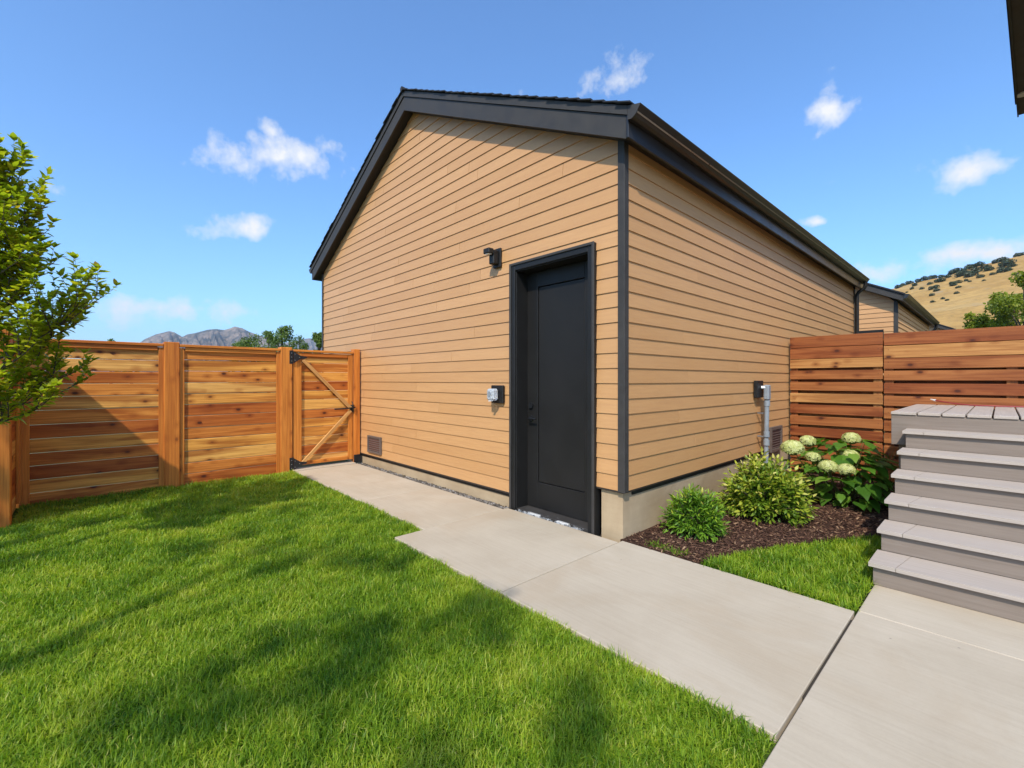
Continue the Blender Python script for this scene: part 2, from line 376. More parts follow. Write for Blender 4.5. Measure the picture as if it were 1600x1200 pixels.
def bed_s():
    while True:
        p = (random.uniform(0, 1.65), random.uniform(-.02, 4.3) if random.random() < .35 else random.uniform(-.02, 2.4))
        if inpoly(p, BEDP): return p
chips('mulch_chips', 9000, bed_s, .014, .055, attrmat('mulch_chip', [(0., (.032, .015, .010)), (.55, (.085, .040, .024)), (.88, (.15, .078, .046)), (1., (.34, .21, .12))]), label='reddish brown shredded bark mulch covering the planting bed', cat='mulch')
GRAV = attrmat('gravel_stone', [(0., (.055, .045, .037)), (.6, (.15, .125, .10)), (1., (.32, .29, .26))])
chips('foundation_gravel', 2600, lambda: (random.uniform(-5.0, -1.42), random.uniform(-.128, .0)), .012, .03, GRAV, -.03, label='narrow strip of small gravel between path and foundation', cat='gravel', stone=True)
chips('threshold_gravel', 330, lambda: (random.uniform(-1.26, -.40), random.uniform(-.072, .05)), .012, .036, attrmat('grey_gravel', [(0., (.10, .10, .10)), (1., (.34, .34, .34))]), -.012, label='grey gravel filling the gap below the black door', cat='gravel', stone=True)
prism('gravel_bed', [(-5.0, -.128), (-.27, -.128), (-.27, .16), (-5.0, .16)], 'z', -.08, -.045, M['dirtgap'], kind='structure')

# ------------------------------------------------------------------ garage
RX, SL = -3.40, 0.5                     # ridge position and roof slope
LX, DY = -6.75, 8.80                    # far left end of gable wall, length of the side wall
def zb(x): return 5.065 - SL * abs(x - RX)      # lower edge of the rake boards
EX = 0.0; Z0 = .152; EXPO = .131
garage = empty('garage', (0, 0, 0), label='tan lap-sided garage with charcoal gable roof and black side door', cat='garage')
def rake_x(z, side):                     # where the wall under the rake ends at height z
    d = (5.065 + .05 - z) / SL
    return max(LX + .03, RX - d) if side < 0 else min(-.03, RX + d)
DX0, DX1, DZ = -1.369, -.268, 2.582      # outer edges of the door casing
wall = prism('gable_wall', [(LX, .10), (DX0 + .04, .10), (DX0 + .04, DZ - .03), (DX1 - .04, DZ - .03), (DX1 - .04, .392), (0, .392), (0, zb(0) + .03), (RX, zb(RX) + .03), (LX, zb(LX) + .03)], 'y', 0.002, .14, M['black'], garage)
def lap(name, p, horiz, parent):
    """one lap board; p = 4 (s,z) corners bl, br, tr, tl on the wall; horiz 'x' gable (faces -y) or 'y' side (faces +x)"""
    yb, yt, back = .0195, .010, .001
    def P(s, z, o): return (s, -o, z) if horiz == 'x' else (o, s, z)
    bl, br, tr, tl = p
    c = Vector(P((bl[0] + br[0]) / 2, (bl[1] + tl[1]) / 2, 0))
    pts = [P(*bl, yb), P(*br, yb), P(*tr, yt), P(*tl, yt), P(*bl, back), P(*br, back), P(*tr, back), P(*tl, back)]
    F = [(0, 1, 2, 3), (4, 7, 6, 5), (0, 4, 5, 1), (1, 5, 6, 2), (2, 6, 7, 3), (3, 7, 4, 0)]
    if horiz == 'y': F = [f for f in F]
    V = [Vector(q) - c for q in pts]
    return meshobj(name, V, F, M['siding'], c - parent_world(parent), parent)
def gable_boards():
    rr = random.Random(5); k = 0
    joints = {23: [-1.26], 24: [-.66]}
    while True:
        z0 = Z0 + k * EXPO; z1 = z0 + EXPO
        if z0 > 5.05: break
        spans = [(None, None)]
        xl0, xr0 = rake_x(z0, -1), rake_x(z0, 1); xl1, xr1 = rake_x(min(z1, 5.11), -1), rake_x(min(z1, 5.11), 1)
        cuts = sorted(joints.get(k, []) or [x for x in (lambda a: [a, a + 3.66])(rr.uniform(xl0 + .2, xl0 + 3.6)) if x < xr0 - .3])
        segs = []
        edges = [None] + cuts + [None]
        for a, b in zip(edges[:-1], edges[1:]): segs.append((a, b))
        for a, b in segs:
            a0, a1 = (xl0, xl1) if a is None else (a + .001, a + .001); b0, b1 = (xr0, xr1) if b is None else (b - .001, b - .001)
            if a1 > b1: a1 = b1 = (a1 + b1) / 2
            pieces = [(a0, b0, a1, b1)]
            if z0 < DZ - .08:               # door opening
                pieces = []
                if a0 < DX0: pieces.append((a0, min(b0, DX0 - .001), a1, min(b1, DX0 - .001)))
                if b0 > DX1 and k >= 2: pieces.append((max(a0, DX1 + .001), b0, max(a1, DX1 + .001), b1))
            for p0, p1, p2, p3 in pieces:
                if p1 - p0 > .02: lap('siding_board', [(p0 + .0012, z0), (p1 - .0012, z0), (p3 - .0012, z1), (p2 + .0012, z1)], 'x', wall)
        k += 1
gable_boards()
side = box('side_wall', (-.14, .142, .36), (-.002, DY - .01, 3.40), M['black'], garage, bev=0)
def side_boards():
    rr = random.Random(9); k = 2
    while Z0 + k * EXPO < 3.36:
        z0 = Z0 + k * EXPO; z1 = min(z0 + EXPO, 3.42); a = .032; cut = rr.uniform(.9, 3.6)
        while a < DY - .05:
            b = min(a + cut, DY - .04)
            if DY - b < .5: b = DY - .04
            lap('siding_board', [(a + .001, z0), (b - .001, z0), (b - .001, z1), (a + .001, z1)], 'y', side); a = b; cut = 3.66
        k += 1
side_boards()
box('corner_trim', (-.034, -.036, .405), (.034, .031, 3.42), M['trim'], garage, bev=.004)
box('corner_trim', (LX - .02, -.034, .13), (LX + .029, .03, 3.40), M['trim'], garage, bev=.004)
box('corner_trim', (-.03, DY - .039, .4), (.036, DY + .03, 3.42), M['trim'], garage, bev=.004)
# flashing below the siding
box('flashing', (LX + .03, -.022, Z0 - .018), (DX0 - .002, .03, Z0 - .001), M['flash'], garage, bev=.002)
box('flashing', (DX1 + .002, -.016, .397), (-.036, .03, .413), M['flash'], garage, bev=.002)
box('flashing', (-.01, .033, .397), (.016, DY - .04, .413), M['flash'], garage, bev=.002)
fo = prism('foundation', [(LX + .02, .012), (DX0 + .02, .012), (DX0 + .02, .20), (LX + .02, .20)], 'z', -.2, .125, M['foundation'], garage)
prism('foundation', [(DX1 + .035, .012), (-.012, .012), (-.012, DY), (-.2, DY), (-.2, .2), (DX1 + .035, .2)], 'z', -.2, .3965, M['foundation'], garage)
box('end_wall', (LX, DY - .02, 0.), (-.15, DY + .1, 3.36), M['siding'], garage)
box('far_wall', (LX - .0, .15, 0.), (LX + .12, DY - .03, 3.36), M['siding'], garage)
# roof
roof = prism('roof', [(RX, zb(RX) + .012), (.125, zb(.125) + .012), (.125, zb(.125) + .245), (RX, zb(RX) + .245), (-6.925, zb(-6.925) + .245), (-6.925, zb(-6.925) + .012)], 'y', -.128, DY + .15, M['black'], garage)
for sgn, xe in ((1, .127), (-1, -6.927)):
    rk = prism('rake_board', [(RX, zb(RX)), (xe, zb(xe)), (xe, zb(xe) + .185), (RX, zb(RX) + .185)], 'y', -.156, -.130, M['trim'], garage)
    prism('rake_trim', [(RX, zb(RX) + .189), (xe + sgn * .02, zb(xe + sgn * .02) + .189), (xe + sgn * .02, zb(xe + sgn * .02) + .262), (RX, zb(RX) + .262)], 'y', -.170, -.1305, M['trim'], garage)
    nrow = 28; run = abs(xe - RX) + .05
    for i in range(nrow):                # shingle rows, each lapping the one below
        x0 = RX + sgn * (run * i / nrow); x1 = RX + sgn * (run * (i + 1.12) / nrow); z0_ = zb(x0) + .268; z1_ = zb(x1) + .268
        ov = -.192 + random.uniform(-.012, .006)
        prism('shingle_row', [(x0, z0_), (x1, z1_ + .012), (x1, z1_ + .024), (x0, z0_ + .010)], 'y', ov, DY + .18, M['shingle'], roof)
tube('ridge_cap', [(RX, -.2, zb(RX) + .275), (RX, DY + .19, zb(RX) + .275)], .035, M['shingle'], roof, seg=8)
box('eave_fascia', (.1275, -.1555, 3.305), (.150, DY + .15, 3.515), M['gutter'], garage)
box('eave_fascia', (-6.95, -.1555, 3.305), (-6.9275, DY + .15, 3.515), M['gutter'], garage)
def gutter(xs, sgn):
    # closed K-style profile (x from the fascia outwards, z)
    prof = [(.0, 3.548), (.0, 3.438), (.035, 3.434), (.062, 3.444), (.078, 3.462), (.088, 3.478), (.112, 3.512), (.116, 3.522), (.106, 3.524), (.080, 3.487), (.066, 3.468), (.04, 3.448), (.01, 3.452), (.01, 3.548)]
    P = [(xs + sgn * x, z) for x, z in prof]
    g = prism('gutter', P, 'y', -.168, DY + .13, M['gutter'], garage)
    cap = [(xs + sgn * x, z) for x, z in [(0, 3.549), (0, 3.436), (.04, 3.432), (.078, 3.458), (.118, 3.521)]]
    prism('end_cap', cap, 'y', -.172, -.1685, M['trim'], g); prism('end_cap', cap, 'y', DY + .1305, DY + .135, M['trim'], g)
    prism('lip_highlight', [(xs + sgn * .083, 3.461), (xs + sgn * .092, 3.468), (xs + sgn * .087, 3.474)], 'y', -.166, DY + .129, plain('lip_highlight_pale', (.30, .27, .23), .3, .5, metal=.6), g)  # pale strip paints the highlight along the gutter's lower lip
gutter(.151, 1); gutter(-6.951, -1)
tube('downspout', [(.215, DY - .02, 3.45), (.215, DY - .02, 3.36), (.19, DY - .02, 3.31), (.10, DY - .03, 3.24), (.075, DY - .035, 3.19), (.075, DY - .035, 3.0), (.075, DY - .035, .1)], .036, M['black'], garage, seg=8)
# door
door = empty('door', (0, 0, 0), parent=garage)
JX0, JX1, JZ = DX0 + .085, DX1 - .085, DZ - .085
for a, b in (((DX0, -.048, -.02), (DX0 + .075, .04, DZ)), ((DX1 - .075, -.048, -.03), (DX1, .04, DZ))): box('casing', a, b, M['black'], door, bev=.004)
box('casing', (DX0 + .0755, -.048, DZ - .075), (DX1 - .0755, .04, DZ), M['black'], door, bev=.004)
for a, b in (((DX0 - .004, -.060, -.02), (DX0 + .024, -.0485, DZ + .004)), ((DX1 - .024, -.060, -.03), (DX1 + .004, -.0485, DZ + .004)), ((DX0 + .0245, -.060, DZ - .022), (DX1 - .0245, -.0485, DZ + .004))): box('brick_mould', a, b, M['trim'], door, bev=.004)
box('jamb', (DX0 + .052, -.03, -.02), (JX0, .16, JZ + .03), M['black'], door, bev=.002)
box('jamb', (JX1, -.03, -.02), (DX1 - .052, .16, JZ + .03), M['black'], door, bev=.002)
box('jamb', (JX0 + .0005, -.03, JZ), (JX1 - .0005, .16, JZ + .03), M['black'], door, bev=.002)
YD = .125
def door_leaf():
    x0, x1, z0, z1 = JX0 + .003, JX1 - .003, .015, JZ - .003; px0, px1, pz0, pz1 = x0 + .155, x1 - .155, .285, z1 - .16
    # stiles and rails proud of one recessed panel
    parts = []
    def bx(a, b):
        bm = bmesh.new(); bmesh.ops.create_cube(bm, size=1)
        for v in bm.verts: v.co = Vector([(a[i] + b[i]) / 2 + v.co[i] * (b[i] - a[i]) for i in range(3)])
        bmesh.ops.bevel(bm, geom=bm.edges[:], offset=.003, segments=1, affect='EDGES'); bm.verts.ensure_lookup_table()
        r = ([v.co.copy() for v in bm.verts], [tuple(v.index for v in f.verts) for f in bm.faces]); bm.free(); return r
    parts += [bx((x0, YD, z0), (px0, YD + .04, z1)), bx((px1, YD, z0), (x1, YD + .04, z1)), bx((px0 + .0002, YD, z0), (px1 - .0002, YD + .04, pz0)), bx((px0 + .0002, YD, pz1), (px1 - .0002, YD + .04, z1))]
    V, F = merge(parts); leaf = meshobj('door_leaf', V, F, M['door'], parent=door)
    box('panel', (px0 + .006, YD + .010, pz0 + .006), (px1 - .006, YD + .03, pz1 - .006), M['door'], leaf, bev=.004)
    return leaf, x0
dl, dx = door_leaf()
box('threshold', (JX0 + .001, -.028, -.02), (JX1 - .001, .16, .012), M['trim'], door, bev=.003)
hx = dx + .065
def disc(name, c, r, y0, y1, mat, parent, n=20):
    return prism(name, [(c[0] + r * math.cos(2 * math.pi * i / n), c[1] + r * math.sin(2 * math.pi * i / n)) for i in range(n)], 'y', y0, y1, mat, parent)
disc('deadbolt', (hx, 1.09), .031, YD - .022, YD - .0005, M['iron'], door); disc('handle_rose', (hx, .955), .031, YD - .012, YD - .0005, M['iron'], door)
tube('handle', [(hx, YD - .01, .955), (hx, YD - .05, .955), (hx + .015, YD - .058, .955), (hx + .11, YD - .056, .953)], [.010, .010, .010, .008], M['iron'], door)
for x, w in ((-1.02, .16), (-.64, .15)): box('paver_stone', (x - w / 2, -.055, -.03), (x + w / 2, -.005, .012), plain('pale_stone', (.5, .48, .45), .8), None, bev=.006,
    label='pale stone paver piece below the door, nearer the ' + ('handle side' if x < -.9 else 'hinge side'), cat='paver')
# vents on the walls
def vent(lo_, hi, axis):
    v = empty('vent', (0, 0, 0), parent=garage)
    if axis == 'y':
        x0, z0 = lo_; x1, z1 = hi; t = .03
        for a, b in (((x0, z0), (x0 + t, z1)), ((x1 - t, z0), (x1, z1)), ((x0 + t + .0005, z0), (x1 - t - .0005, z0 + t)), ((x0 + t + .0005, z1 - t), (x1 - t - .0005, z1))): box('vent_frame', (a[0], -.048, a[1]), (b[0], -.018, b[1]), M['vent'], v)
        box('vent_screen', (x0 + t, -.03, z0 + t), (x1 - t, -.024, z1 - t), M['ventdark'], v, bev=0)
        for i in range(7):
            z = z0 + t + .012 + i * (z1 - z0 - 2 * t - .024) / 6; box('louver', (x0 + t + .002, -.040, z - .004), (x1 - t - .002, -.0305, z + .004), M['vent'], v, bev=.001)
    else:
        y0, z0 = lo_; y1, z1 = hi; t = .045
        for a, b in (((y0, z0), (y0 + t, z1)), ((y1 - t, z0), (y1, z1)), ((y0 + t + .0005, z0), (y1 - t - .0005, z0 + t)), ((y0 + t + .0005, z1 - t), (y1 - t - .0005, z1))): box('vent_frame', (.018, a[0], a[1]), (.050, b[0], b[1]), M['vent'], v)
        box('vent_screen', (.024, y0 + t, z0 + t), (.030, y1 - t, z1 - t), M['ventdark'], v, bev=0)
        for i in range(8):
            z = z0 + t + .012 + i * (z1 - z0 - 2 * t - .024) / 7; box('louver', (.0305, y0 + t + .002, z - .004), (.042, y1 - t - .002, z + .004), M['vent'], v, bev=.001)
vent((-4.77, .20), (-4.32, .47), 'y'); vent((3.50, .36), (3.96, .71), 'x')

# wall lamp
lamp = empty('wall_lamp', (-1.60, -.028, 2.70), label='black down-light wall lamp mounted left above the door', cat='lamp')
box('backplate', (-1.650, -.046, 2.592), (-1.528, -.020, 2.80), M['black'], lamp, bev=.004)
box('lamp_body', (-1.634, -.120, 2.622), (-1.552, -.0465, 2.772), M['black'], lamp, bev=.008)
hd = box('lamp_head', (-1.642, -.195, 2.722), (-1.544, -.1205, 2.78), M['black'], lamp, bev=.008)
box('lens', (-1.625, -.185, 2.7175), (-1.56, -.135, 2.7215), M['white'], hd, bev=0)
# outlet with bubble cover
ot = empty('outdoor_outlet', (-1.58, -.028, 1.2), label='black wall outlet with clear bubble cover left of the door', cat='outlet')
box('mounting_block', (-1.672, -.056, 1.105), (-1.478, -.02, 1.30), M['black'], ot, bev=.006)
def bubble():
    n = NT('clear_plastic'); n.fin((.72, .74, .76), .12, .6); n.b.inputs['Transmission Weight'].default_value = .55; n.b.inputs['IOR'].default_value = 1.25; return n.m
cv = box('bubble_cover', (-1.648, -.150, 1.135), (-1.532, -.0565, 1.265), bubble(), ot, bev=.022)
disc('socket', (-1.585, 1.205), .026, -.158, -.1505, M['pvc'], cv); box('cover_latch', (-1.60, -.156, 1.128), (-1.565, -.12, 1.1345), M['white'], cv, bev=.001)
# conduit
cn = empty('electrical_conduit', (.09, 3.2, 0), label='grey plastic conduit rising from the bed to a black box', cat='conduit')
box('junction_box', (.028, 2.90, 1.13), (.075, 3.11, 1.35), M['black'], cn, bev=.005)
tube('nipple', [(.076, 3.02, 1.262), (.125, 3.04, 1.262)], .020, M['white'], cn)
box('elbow', (.10, 3.02, 1.10), (.165, 3.115, 1.295), M['pvc'], cn, bev=.014)
tube('pipe', [(.130, 3.068, 1.12), (.127, 3.07, .9), (.118, 3.085, .68), (.115, 3.09, .58), (.115, 3.09, -.02)], .028, M['pvc'], cn, seg=14)
for z, r in ((1.06, .036), (.66, .036), (.55, .037)): tube('coupling', [(.12 + (z - .6) * .02, 3.084 - (z - .6) * .03, z - .035), (.12 + (z - .6) * .02, 3.084 - (z - .6) * .03, z + .035)], r, M['pvc'], cn, seg=14)
for z in (.92, .62): box('pipe_clamp', (.026, 3.03, z), (.10, 3.05, z + .02), M['steel'], cn, bev=.002)

# ------------------------------------------------------------------ left fence and gate
FX = -5.10
HALF = math.pi / 2
def post(parent, y, w=.15, top=1.845, x=FX, name='post'):
    board(name, (x - .02, y, top / 2 - .03), top + .06, w, w, M['cedar_frame'], parent, rot=(0, -HALF, 0), bev=.006)
def panel_y(parent, y0, y1, n=12, zt=1.775, zb_=-.035, trim=.055, seed=0):
    rr = random.Random(seed); p = (zt - zb_) / n
    z = zb_
    for i in range(n):
        h = p * rr.uniform(.93, 1.07) if i < n - 1 else zt - z
        board('slat', (FX + rr.uniform(-.004, .004), (y0 + y1) / 2, z + h / 2), y1 - y0 - .012, h - .006, .02, M['cedar'], parent, rot=(rr.uniform(-.004, .004), 0, HALF), bev=.005); z += h
    for y in (y0 + trim / 2 - .004, y1 - trim / 2 + .004): board('side_trim', (FX + .026, y, (zt + zb_) / 2), zt - zb_ - .004, trim, .022, M['cedar_frame'], parent, rot=(0, -HALF, HALF))
    board('top_rail', (FX + .028, (y0 + y1) / 2, zt + .012 - .03), y1 - y0 - .01 - 2 * trim, .05, .022, M['cedar_frame'], parent, rot=(0, 0, HALF))
    board('cap', (FX + .010, (y0 + y1) / 2, zt + .028), y1 - y0 - .006, .034, .10, M['cedar_frame'], parent, rot=(0, 0, HALF), bev=.005)
fence = empty('wooden_fence', (FX, -2.5, 0), label='new orange cedar fence with horizontal slats beside the gate, two panels', cat='fence')
post(fence, -3.906, .10); post(fence, -2.55, .162); post(fence, -1.178, .16)
panel_y(fence, -3.855, -2.632, 12, seed=1); panel_y(fence, -2.468, -1.259, 12, seed=2)
ret = empty('wooden_fence', (-4.65, -3.912, 0), label='short cedar fence return at the far left edge beside the young tree', cat='fence')
def ret_fence():
    y = -3.912; z = -.03; h = 1.815 / 12
    for i in range(12):
        board('slat', (-4.665, y, z + h / 2), .77, h - .004, .02, M['cedar'], ret, bev=.004); z += h
    for x in (-4.31, -5.015): board('side_trim', (x, y + .024, .9), 1.74, .06, .024, M['cedar_frame'], ret, rot=(0, -HALF, 0))
    board('post', (-4.203, y - .02, .92), 1.9, .135, .135, M['cedar_frame'], ret, rot=(0, -HALF, 0), bev=.006)
    board('cap', (-4.665, y + .008, 1.803), .77, .034, .10, M['cedar_frame'], ret, bev=.005)
ret_fence()
gate = empty('garden_gate', (FX, -.6, 0), label='orange cedar gate with diagonal braces and black strap hinges', cat='gate')
def gate_build():
    y0, y1, zb_, zt = -1.088, -.155, .06, 1.775; n = 12; z = zb_; p = (zt - zb_) / n; rr = random.Random(8)
    for i in range(n):
        h = p * rr.uniform(.9, 1.1) if i < n - 1 else zt - z
        board('slat', (FX - .004, (y0 + y1) / 2, z + h / 2), y1 - y0 - .02, h - .006, .02, M['cedar'], gate, rot=(0, 0, HALF), bev=.005); z += h
    board('stile', (FX + .024, y0 + .066, (zb_ + zt) / 2), zt - zb_, .125, .028, M['cedar_frame'], gate, rot=(0, -HALF, HALF))
    board('stile', (FX + .024, y1 - .04, (zb_ + zt) / 2), zt - zb_, .075, .028, M['cedar_frame'], gate, rot=(0, -HALF, HALF))
    board('rail', (FX + .024, (y0 + y1) / 2 + .02, zt - .03), y1 - y0 - .215, .055, .026, M['cedar_frame'], gate, rot=(0, 0, HALF))
    board('rail', (FX + .024, (y0 + y1) / 2 + .02, zb_ + .03), y1 - y0 - .215, .055, .026, M['cedar_frame'], gate, rot=(0, 0, HALF))
    board('cap', (FX + .010, (y0 + y1) / 2, zt + .026), y1 - y0, .032, .09, M['cedar_frame'], gate, rot=(0, 0, HALF))
    for za, zb2 in ((1.665, .90), (.10, .86)):
        a = Vector((FX + .052, -.945, za)); b = Vector((FX + .052, -.20, zb2)); d = b - a; ang = math.atan2(d.z, d.y)
        o = board('brace', (a + b) / 2, d.length, .052, .026, M['cedar_pale'], gate); o.rotation_euler = Matrix.Rotation(HALF, 3, 'Z').to_euler()
        o.rotation_euler = (Matrix.Rotation(ang, 3, 'X') @ Matrix.Rotation(HALF, 3, 'Z')).to_euler()
    for zc in (1.70, .095):              # strap hinges: plate on the post, tapering strap on the gate
        hg = prism('hinge', [(-1.14, zc - .10), (-1.085, zc - .10), (-1.085, zc + .10), (-1.14, zc + .10)], 'x', FX + .0565, FX + .062, M['iron'], gate)
        prism('strap', [(-1.083, zc - .09), (-1.083, zc + .09), (-.99, zc + .028), (-.90, zc + .014), (-.89, zc), (-.90, zc - .014), (-.99, zc - .028)], 'x', FX + .066, FX + .072, M['iron'], hg)
        for y, z in ((-1.112, zc - .06), (-1.112, zc + .06), (-1.112, zc), (-1.065, zc - .045), (-1.065, zc + .045), (-1.0, zc)): 
            tube('screw', [(FX + .061, y, z), (FX + .075, y, z)], .006, M['steel'], hg, seg=6)
    lt = box('latch', (FX + .040, -.215, .83), (FX + .06, -.15, .95), M['iron'], gate)
    tube('latch_bar', [(FX + .075, -.13, .905), (FX + .075, -.32, .895), (FX + .072, -.47, .893)], .011, M['iron'], lt, seg=8)
    tube('latch_handle', [(FX + .06, -.185, .87), (FX + .10, -.185, .88), (FX + .10, -.185, .99), (FX + .06, -.185, 1.0)], .008, M['iron'], lt, seg=8)
gate_build()
lp = empty('gate_post', (FX, -.09, 0), label='cedar latch post between gate and garage wall with black base bracket', cat='post')
board('post', (FX - .01, -.092, .93), 1.87, .105, .12, M['cedar_frame'], lp, rot=(0, -HALF, HALF), bev=.005)
box('base_bracket', (FX + .051, -.148, .0), (FX + .060, -.035, .13), M['iron'], lp)
box('gate_sill', (-5.16, -1.10, -.09), (-4.956, -.15, .012), M['concrete'], None, bev=.005, label='pale concrete sill under the cedar gate', cat='sill')

# ------------------------------------------------------------------ right fence
FY = 4.31
def slat_fence(x0, x1, ztop, n, pitch, seed, label, cat='fence'):
    f = empty('slatted_fence', ((x0 + x1) / 2, FY, 0), label=label, cat=cat); rr = random.Random(seed); z = ztop
    for i in range(n):
        h = pitch - rr.uniform(.026, .042) if i > 1 else pitch - .006
        board('slat', ((x0 + x1) / 2, FY + rr.uniform(-.003, .003), z - h / 2), x1 - x0 - .006, h, .022, M['cedar_red'], f, rot=(0, rr.uniform(-.003, .003), 0), bev=.0025)
        board('back_slat', ((x0 + x1) / 2, FY + .115, z - h / 2 - pitch * .5), x1 - x0 - .006, h, .02, M['cedar_red'], f, bev=.0025)
        z -= pitch
    for x in (x0 + .055, x1 - .06) + (((x0 + x1) / 2,) if x1 - x0 > 1.3 else ()): board('post', (x, FY + .058, ztop / 2 - .03), ztop + .02, .09, .085, M['cedar_red'], f, rot=(0, -HALF, 0))
    for x in (x0 + .05, x1 - .05):       # nail heads
        zz = ztop - .05
        for i in range(n):
            tube('nail', [(x, FY - .0135, zz), (x, FY - .0105, zz)], .004, M['iron'], f, seg=6); zz -= pitch
    return f
slat_fence(.045, 1.128, 1.985, 12, .164, 3, 'narrow reddish cedar slat fence panel between garage wall and seam')
slat_fence(1.132, 3.4, 1.965, 12, .163, 6, 'wide reddish cedar slat fence panel behind the grey deck')

# ------------------------------------------------------------------ deck and steps
deck = empty('deck_with_steps', (2.3, 1.4, 0), label='grey composite deck landing with six steps beside the planting bed', cat='deck')
RIS = .151; GO = .305; SX0, SX1 = 1.60, 3.3; Y1 = .50
for i in range(6):
    y = Y1 + i * GO; zt = (i + 1) * RIS
    box('riser', (SX0, y, i * RIS + (.003 if i == 0 else .0)), (SX1, y + .02, zt - .0255), M['riser'], deck, bev=.002)
    prism('stringer', [(y + .021, i * RIS * .0 + .003), (y + GO + .019, .003), (y + GO + .019, zt - .026), (y + .021, zt - .026)], 'x', SX0 + .001, SX0 + .022, M['riser'], deck)
    prism('tread', [(SX0 + .121, y - .03), (SX1, y - .03), (SX1, y + .30), (SX0 + .163, y + .30)], 'z', zt - .025, zt, M['tread'], deck)
    prism('tread_end', [(SX0 - .02, y - .03), (SX0 + .118, y - .03), (SX0 + .160, y + .30), (SX0 - .02, y + .30)], 'z', zt - .025, zt, M['tread'], deck)
DYF, DX_, DZT = 2.295, 1.466, 1.057
box('rim_board', (DX_, DYF, DZT - .31), (SX1, DYF + .025, DZT - .0265), M['riser'], deck, bev=.002)
box('rim_board', (DX_ + .001, DYF + .0255, DZT - .31), (DX_ + .026, 4.24, DZT - .0265), M['riser'], deck, bev=.002)
gx = [DX_ - .008, 1.651, 1.815, 1.972, 2.131, 2.285, 2.44, 2.595, 2.75, 2.905, 3.06, 3.215]
for a, b in zip(gx[:-1], gx[1:]):
    board('deck_board', ((a + b) / 2, (DYF - .012 + 4.24) / 2, DZT - .0125), 4.24 - DYF + .012, b - a - .012, .026, M['tread'], deck, rot=(HALF, 0, HALF), bev=.003)
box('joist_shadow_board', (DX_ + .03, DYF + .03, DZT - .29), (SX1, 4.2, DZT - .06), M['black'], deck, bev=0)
for x, y in ((DX_ + .07, DYF + .3), (DX_ + .07, 4.0)): box('deck_post', (x - .045, y - .045, -.05), (x + .045, y + .045, DZT - .312), M['riser'], deck)
hp = [(1.64, 4.17, DZT + .055), (1.70, 4.12, DZT + .045), (1.80, 4.06, DZT + .028), (1.95, 4.02, DZT + .014), (2.15, 4.03, DZT + .012), (2.5, 4.1, DZT + .012), (2.9, 4.0, DZT + .012)]
hs = empty('garden_hose', (2.2, 4.05, DZT), label='thin red hose with white tip lying across the deck', cat='hose')
tube('hose_body', hp, .0075, M['hose'], hs, seg=8); tube('hose_tip', [(1.595, 4.20, DZT + .066), (1.642, 4.169, DZT + .0545)], [.005, .012], M['white'], hs, seg=8)

# house whose eave reaches into the top right corner
house = empty('house', (3.0, 3.0, 0), label='dark house eave with soffit light in the top right corner', cat='house')
EZ = 5.5
def on_z(u, v, z): r = ray(u, v); return CAM + r * ((z - CAM.z) / r.z)
ea, eb = on_z(1592, 180, EZ), on_z(1576, -25, EZ)
prism('eave', [(ea.x, ea.y), (eb.x, eb.y), (4.1, eb.y), (4.1, ea.y)], 'z', EZ, EZ + .02, plain('eave_brown', (.04, .028, .022), .6), house)
prism('fascia', [(ea.x - .016, ea.y + .02), (eb.x - .016, eb.y), (eb.x - .0005, eb.y), (ea.x - .0005, ea.y + .02)], 'z', EZ - .02, EZ + .2, M['trim'], house)
prism('roof', [(ea.x - .04, ea.y + .06), (eb.x - .04, eb.y), (4.6, eb.y), (4.6, ea.y + .06)], 'z', EZ + .205, EZ + .25, M['shingle'], house)
box('wall', (4.1, eb.y + .2, 0), (4.5, ea.y - .05, EZ + .2), M['siding'], house)
lc = on_z(1599, 146, EZ); prism('soffit_light', [(lc.x + .07 * math.cos(i * math.pi / 10), lc.y + .07 * math.sin(i * math.pi / 10)) for i in range(20)], 'z', EZ - .02, EZ - .0005, M['white'], house)

# ------------------------------------------------------------------ grass
def in_poly_np(x, y, poly):
    c = np.zeros(len(x), bool); j = len(poly) - 1
    for i in range(len(poly)):
        xi, yi = poly[i]; xj, yj = poly[j]
        k = ((yi > y) != (yj > y)) & (x < (xj - xi) * (y - yi) / (yj - yi + 1e-12) + xi); c ^= k; j = i
    return c
def vnoise(x, y, seed, cell):
    r = np.random.default_rng(seed).random((64, 64)); gx_, gy_ = x / cell + 100, y / cell + 100
    i, j = np.floor(gx_).astype(int), np.floor(gy_).astype(int); fx, fy = gx_ - i, gy_ - j; fx = fx * fx * (3 - 2 * fx); fy = fy * fy * (3 - 2 * fy)
    g = lambda a, b: r[a % 64, b % 64]
    return (g(i, j) * (1 - fx) + g(i + 1, j) * fx) * (1 - fy) + (g(i, j + 1) * (1 - fx) + g(i + 1, j + 1) * fx) * fy
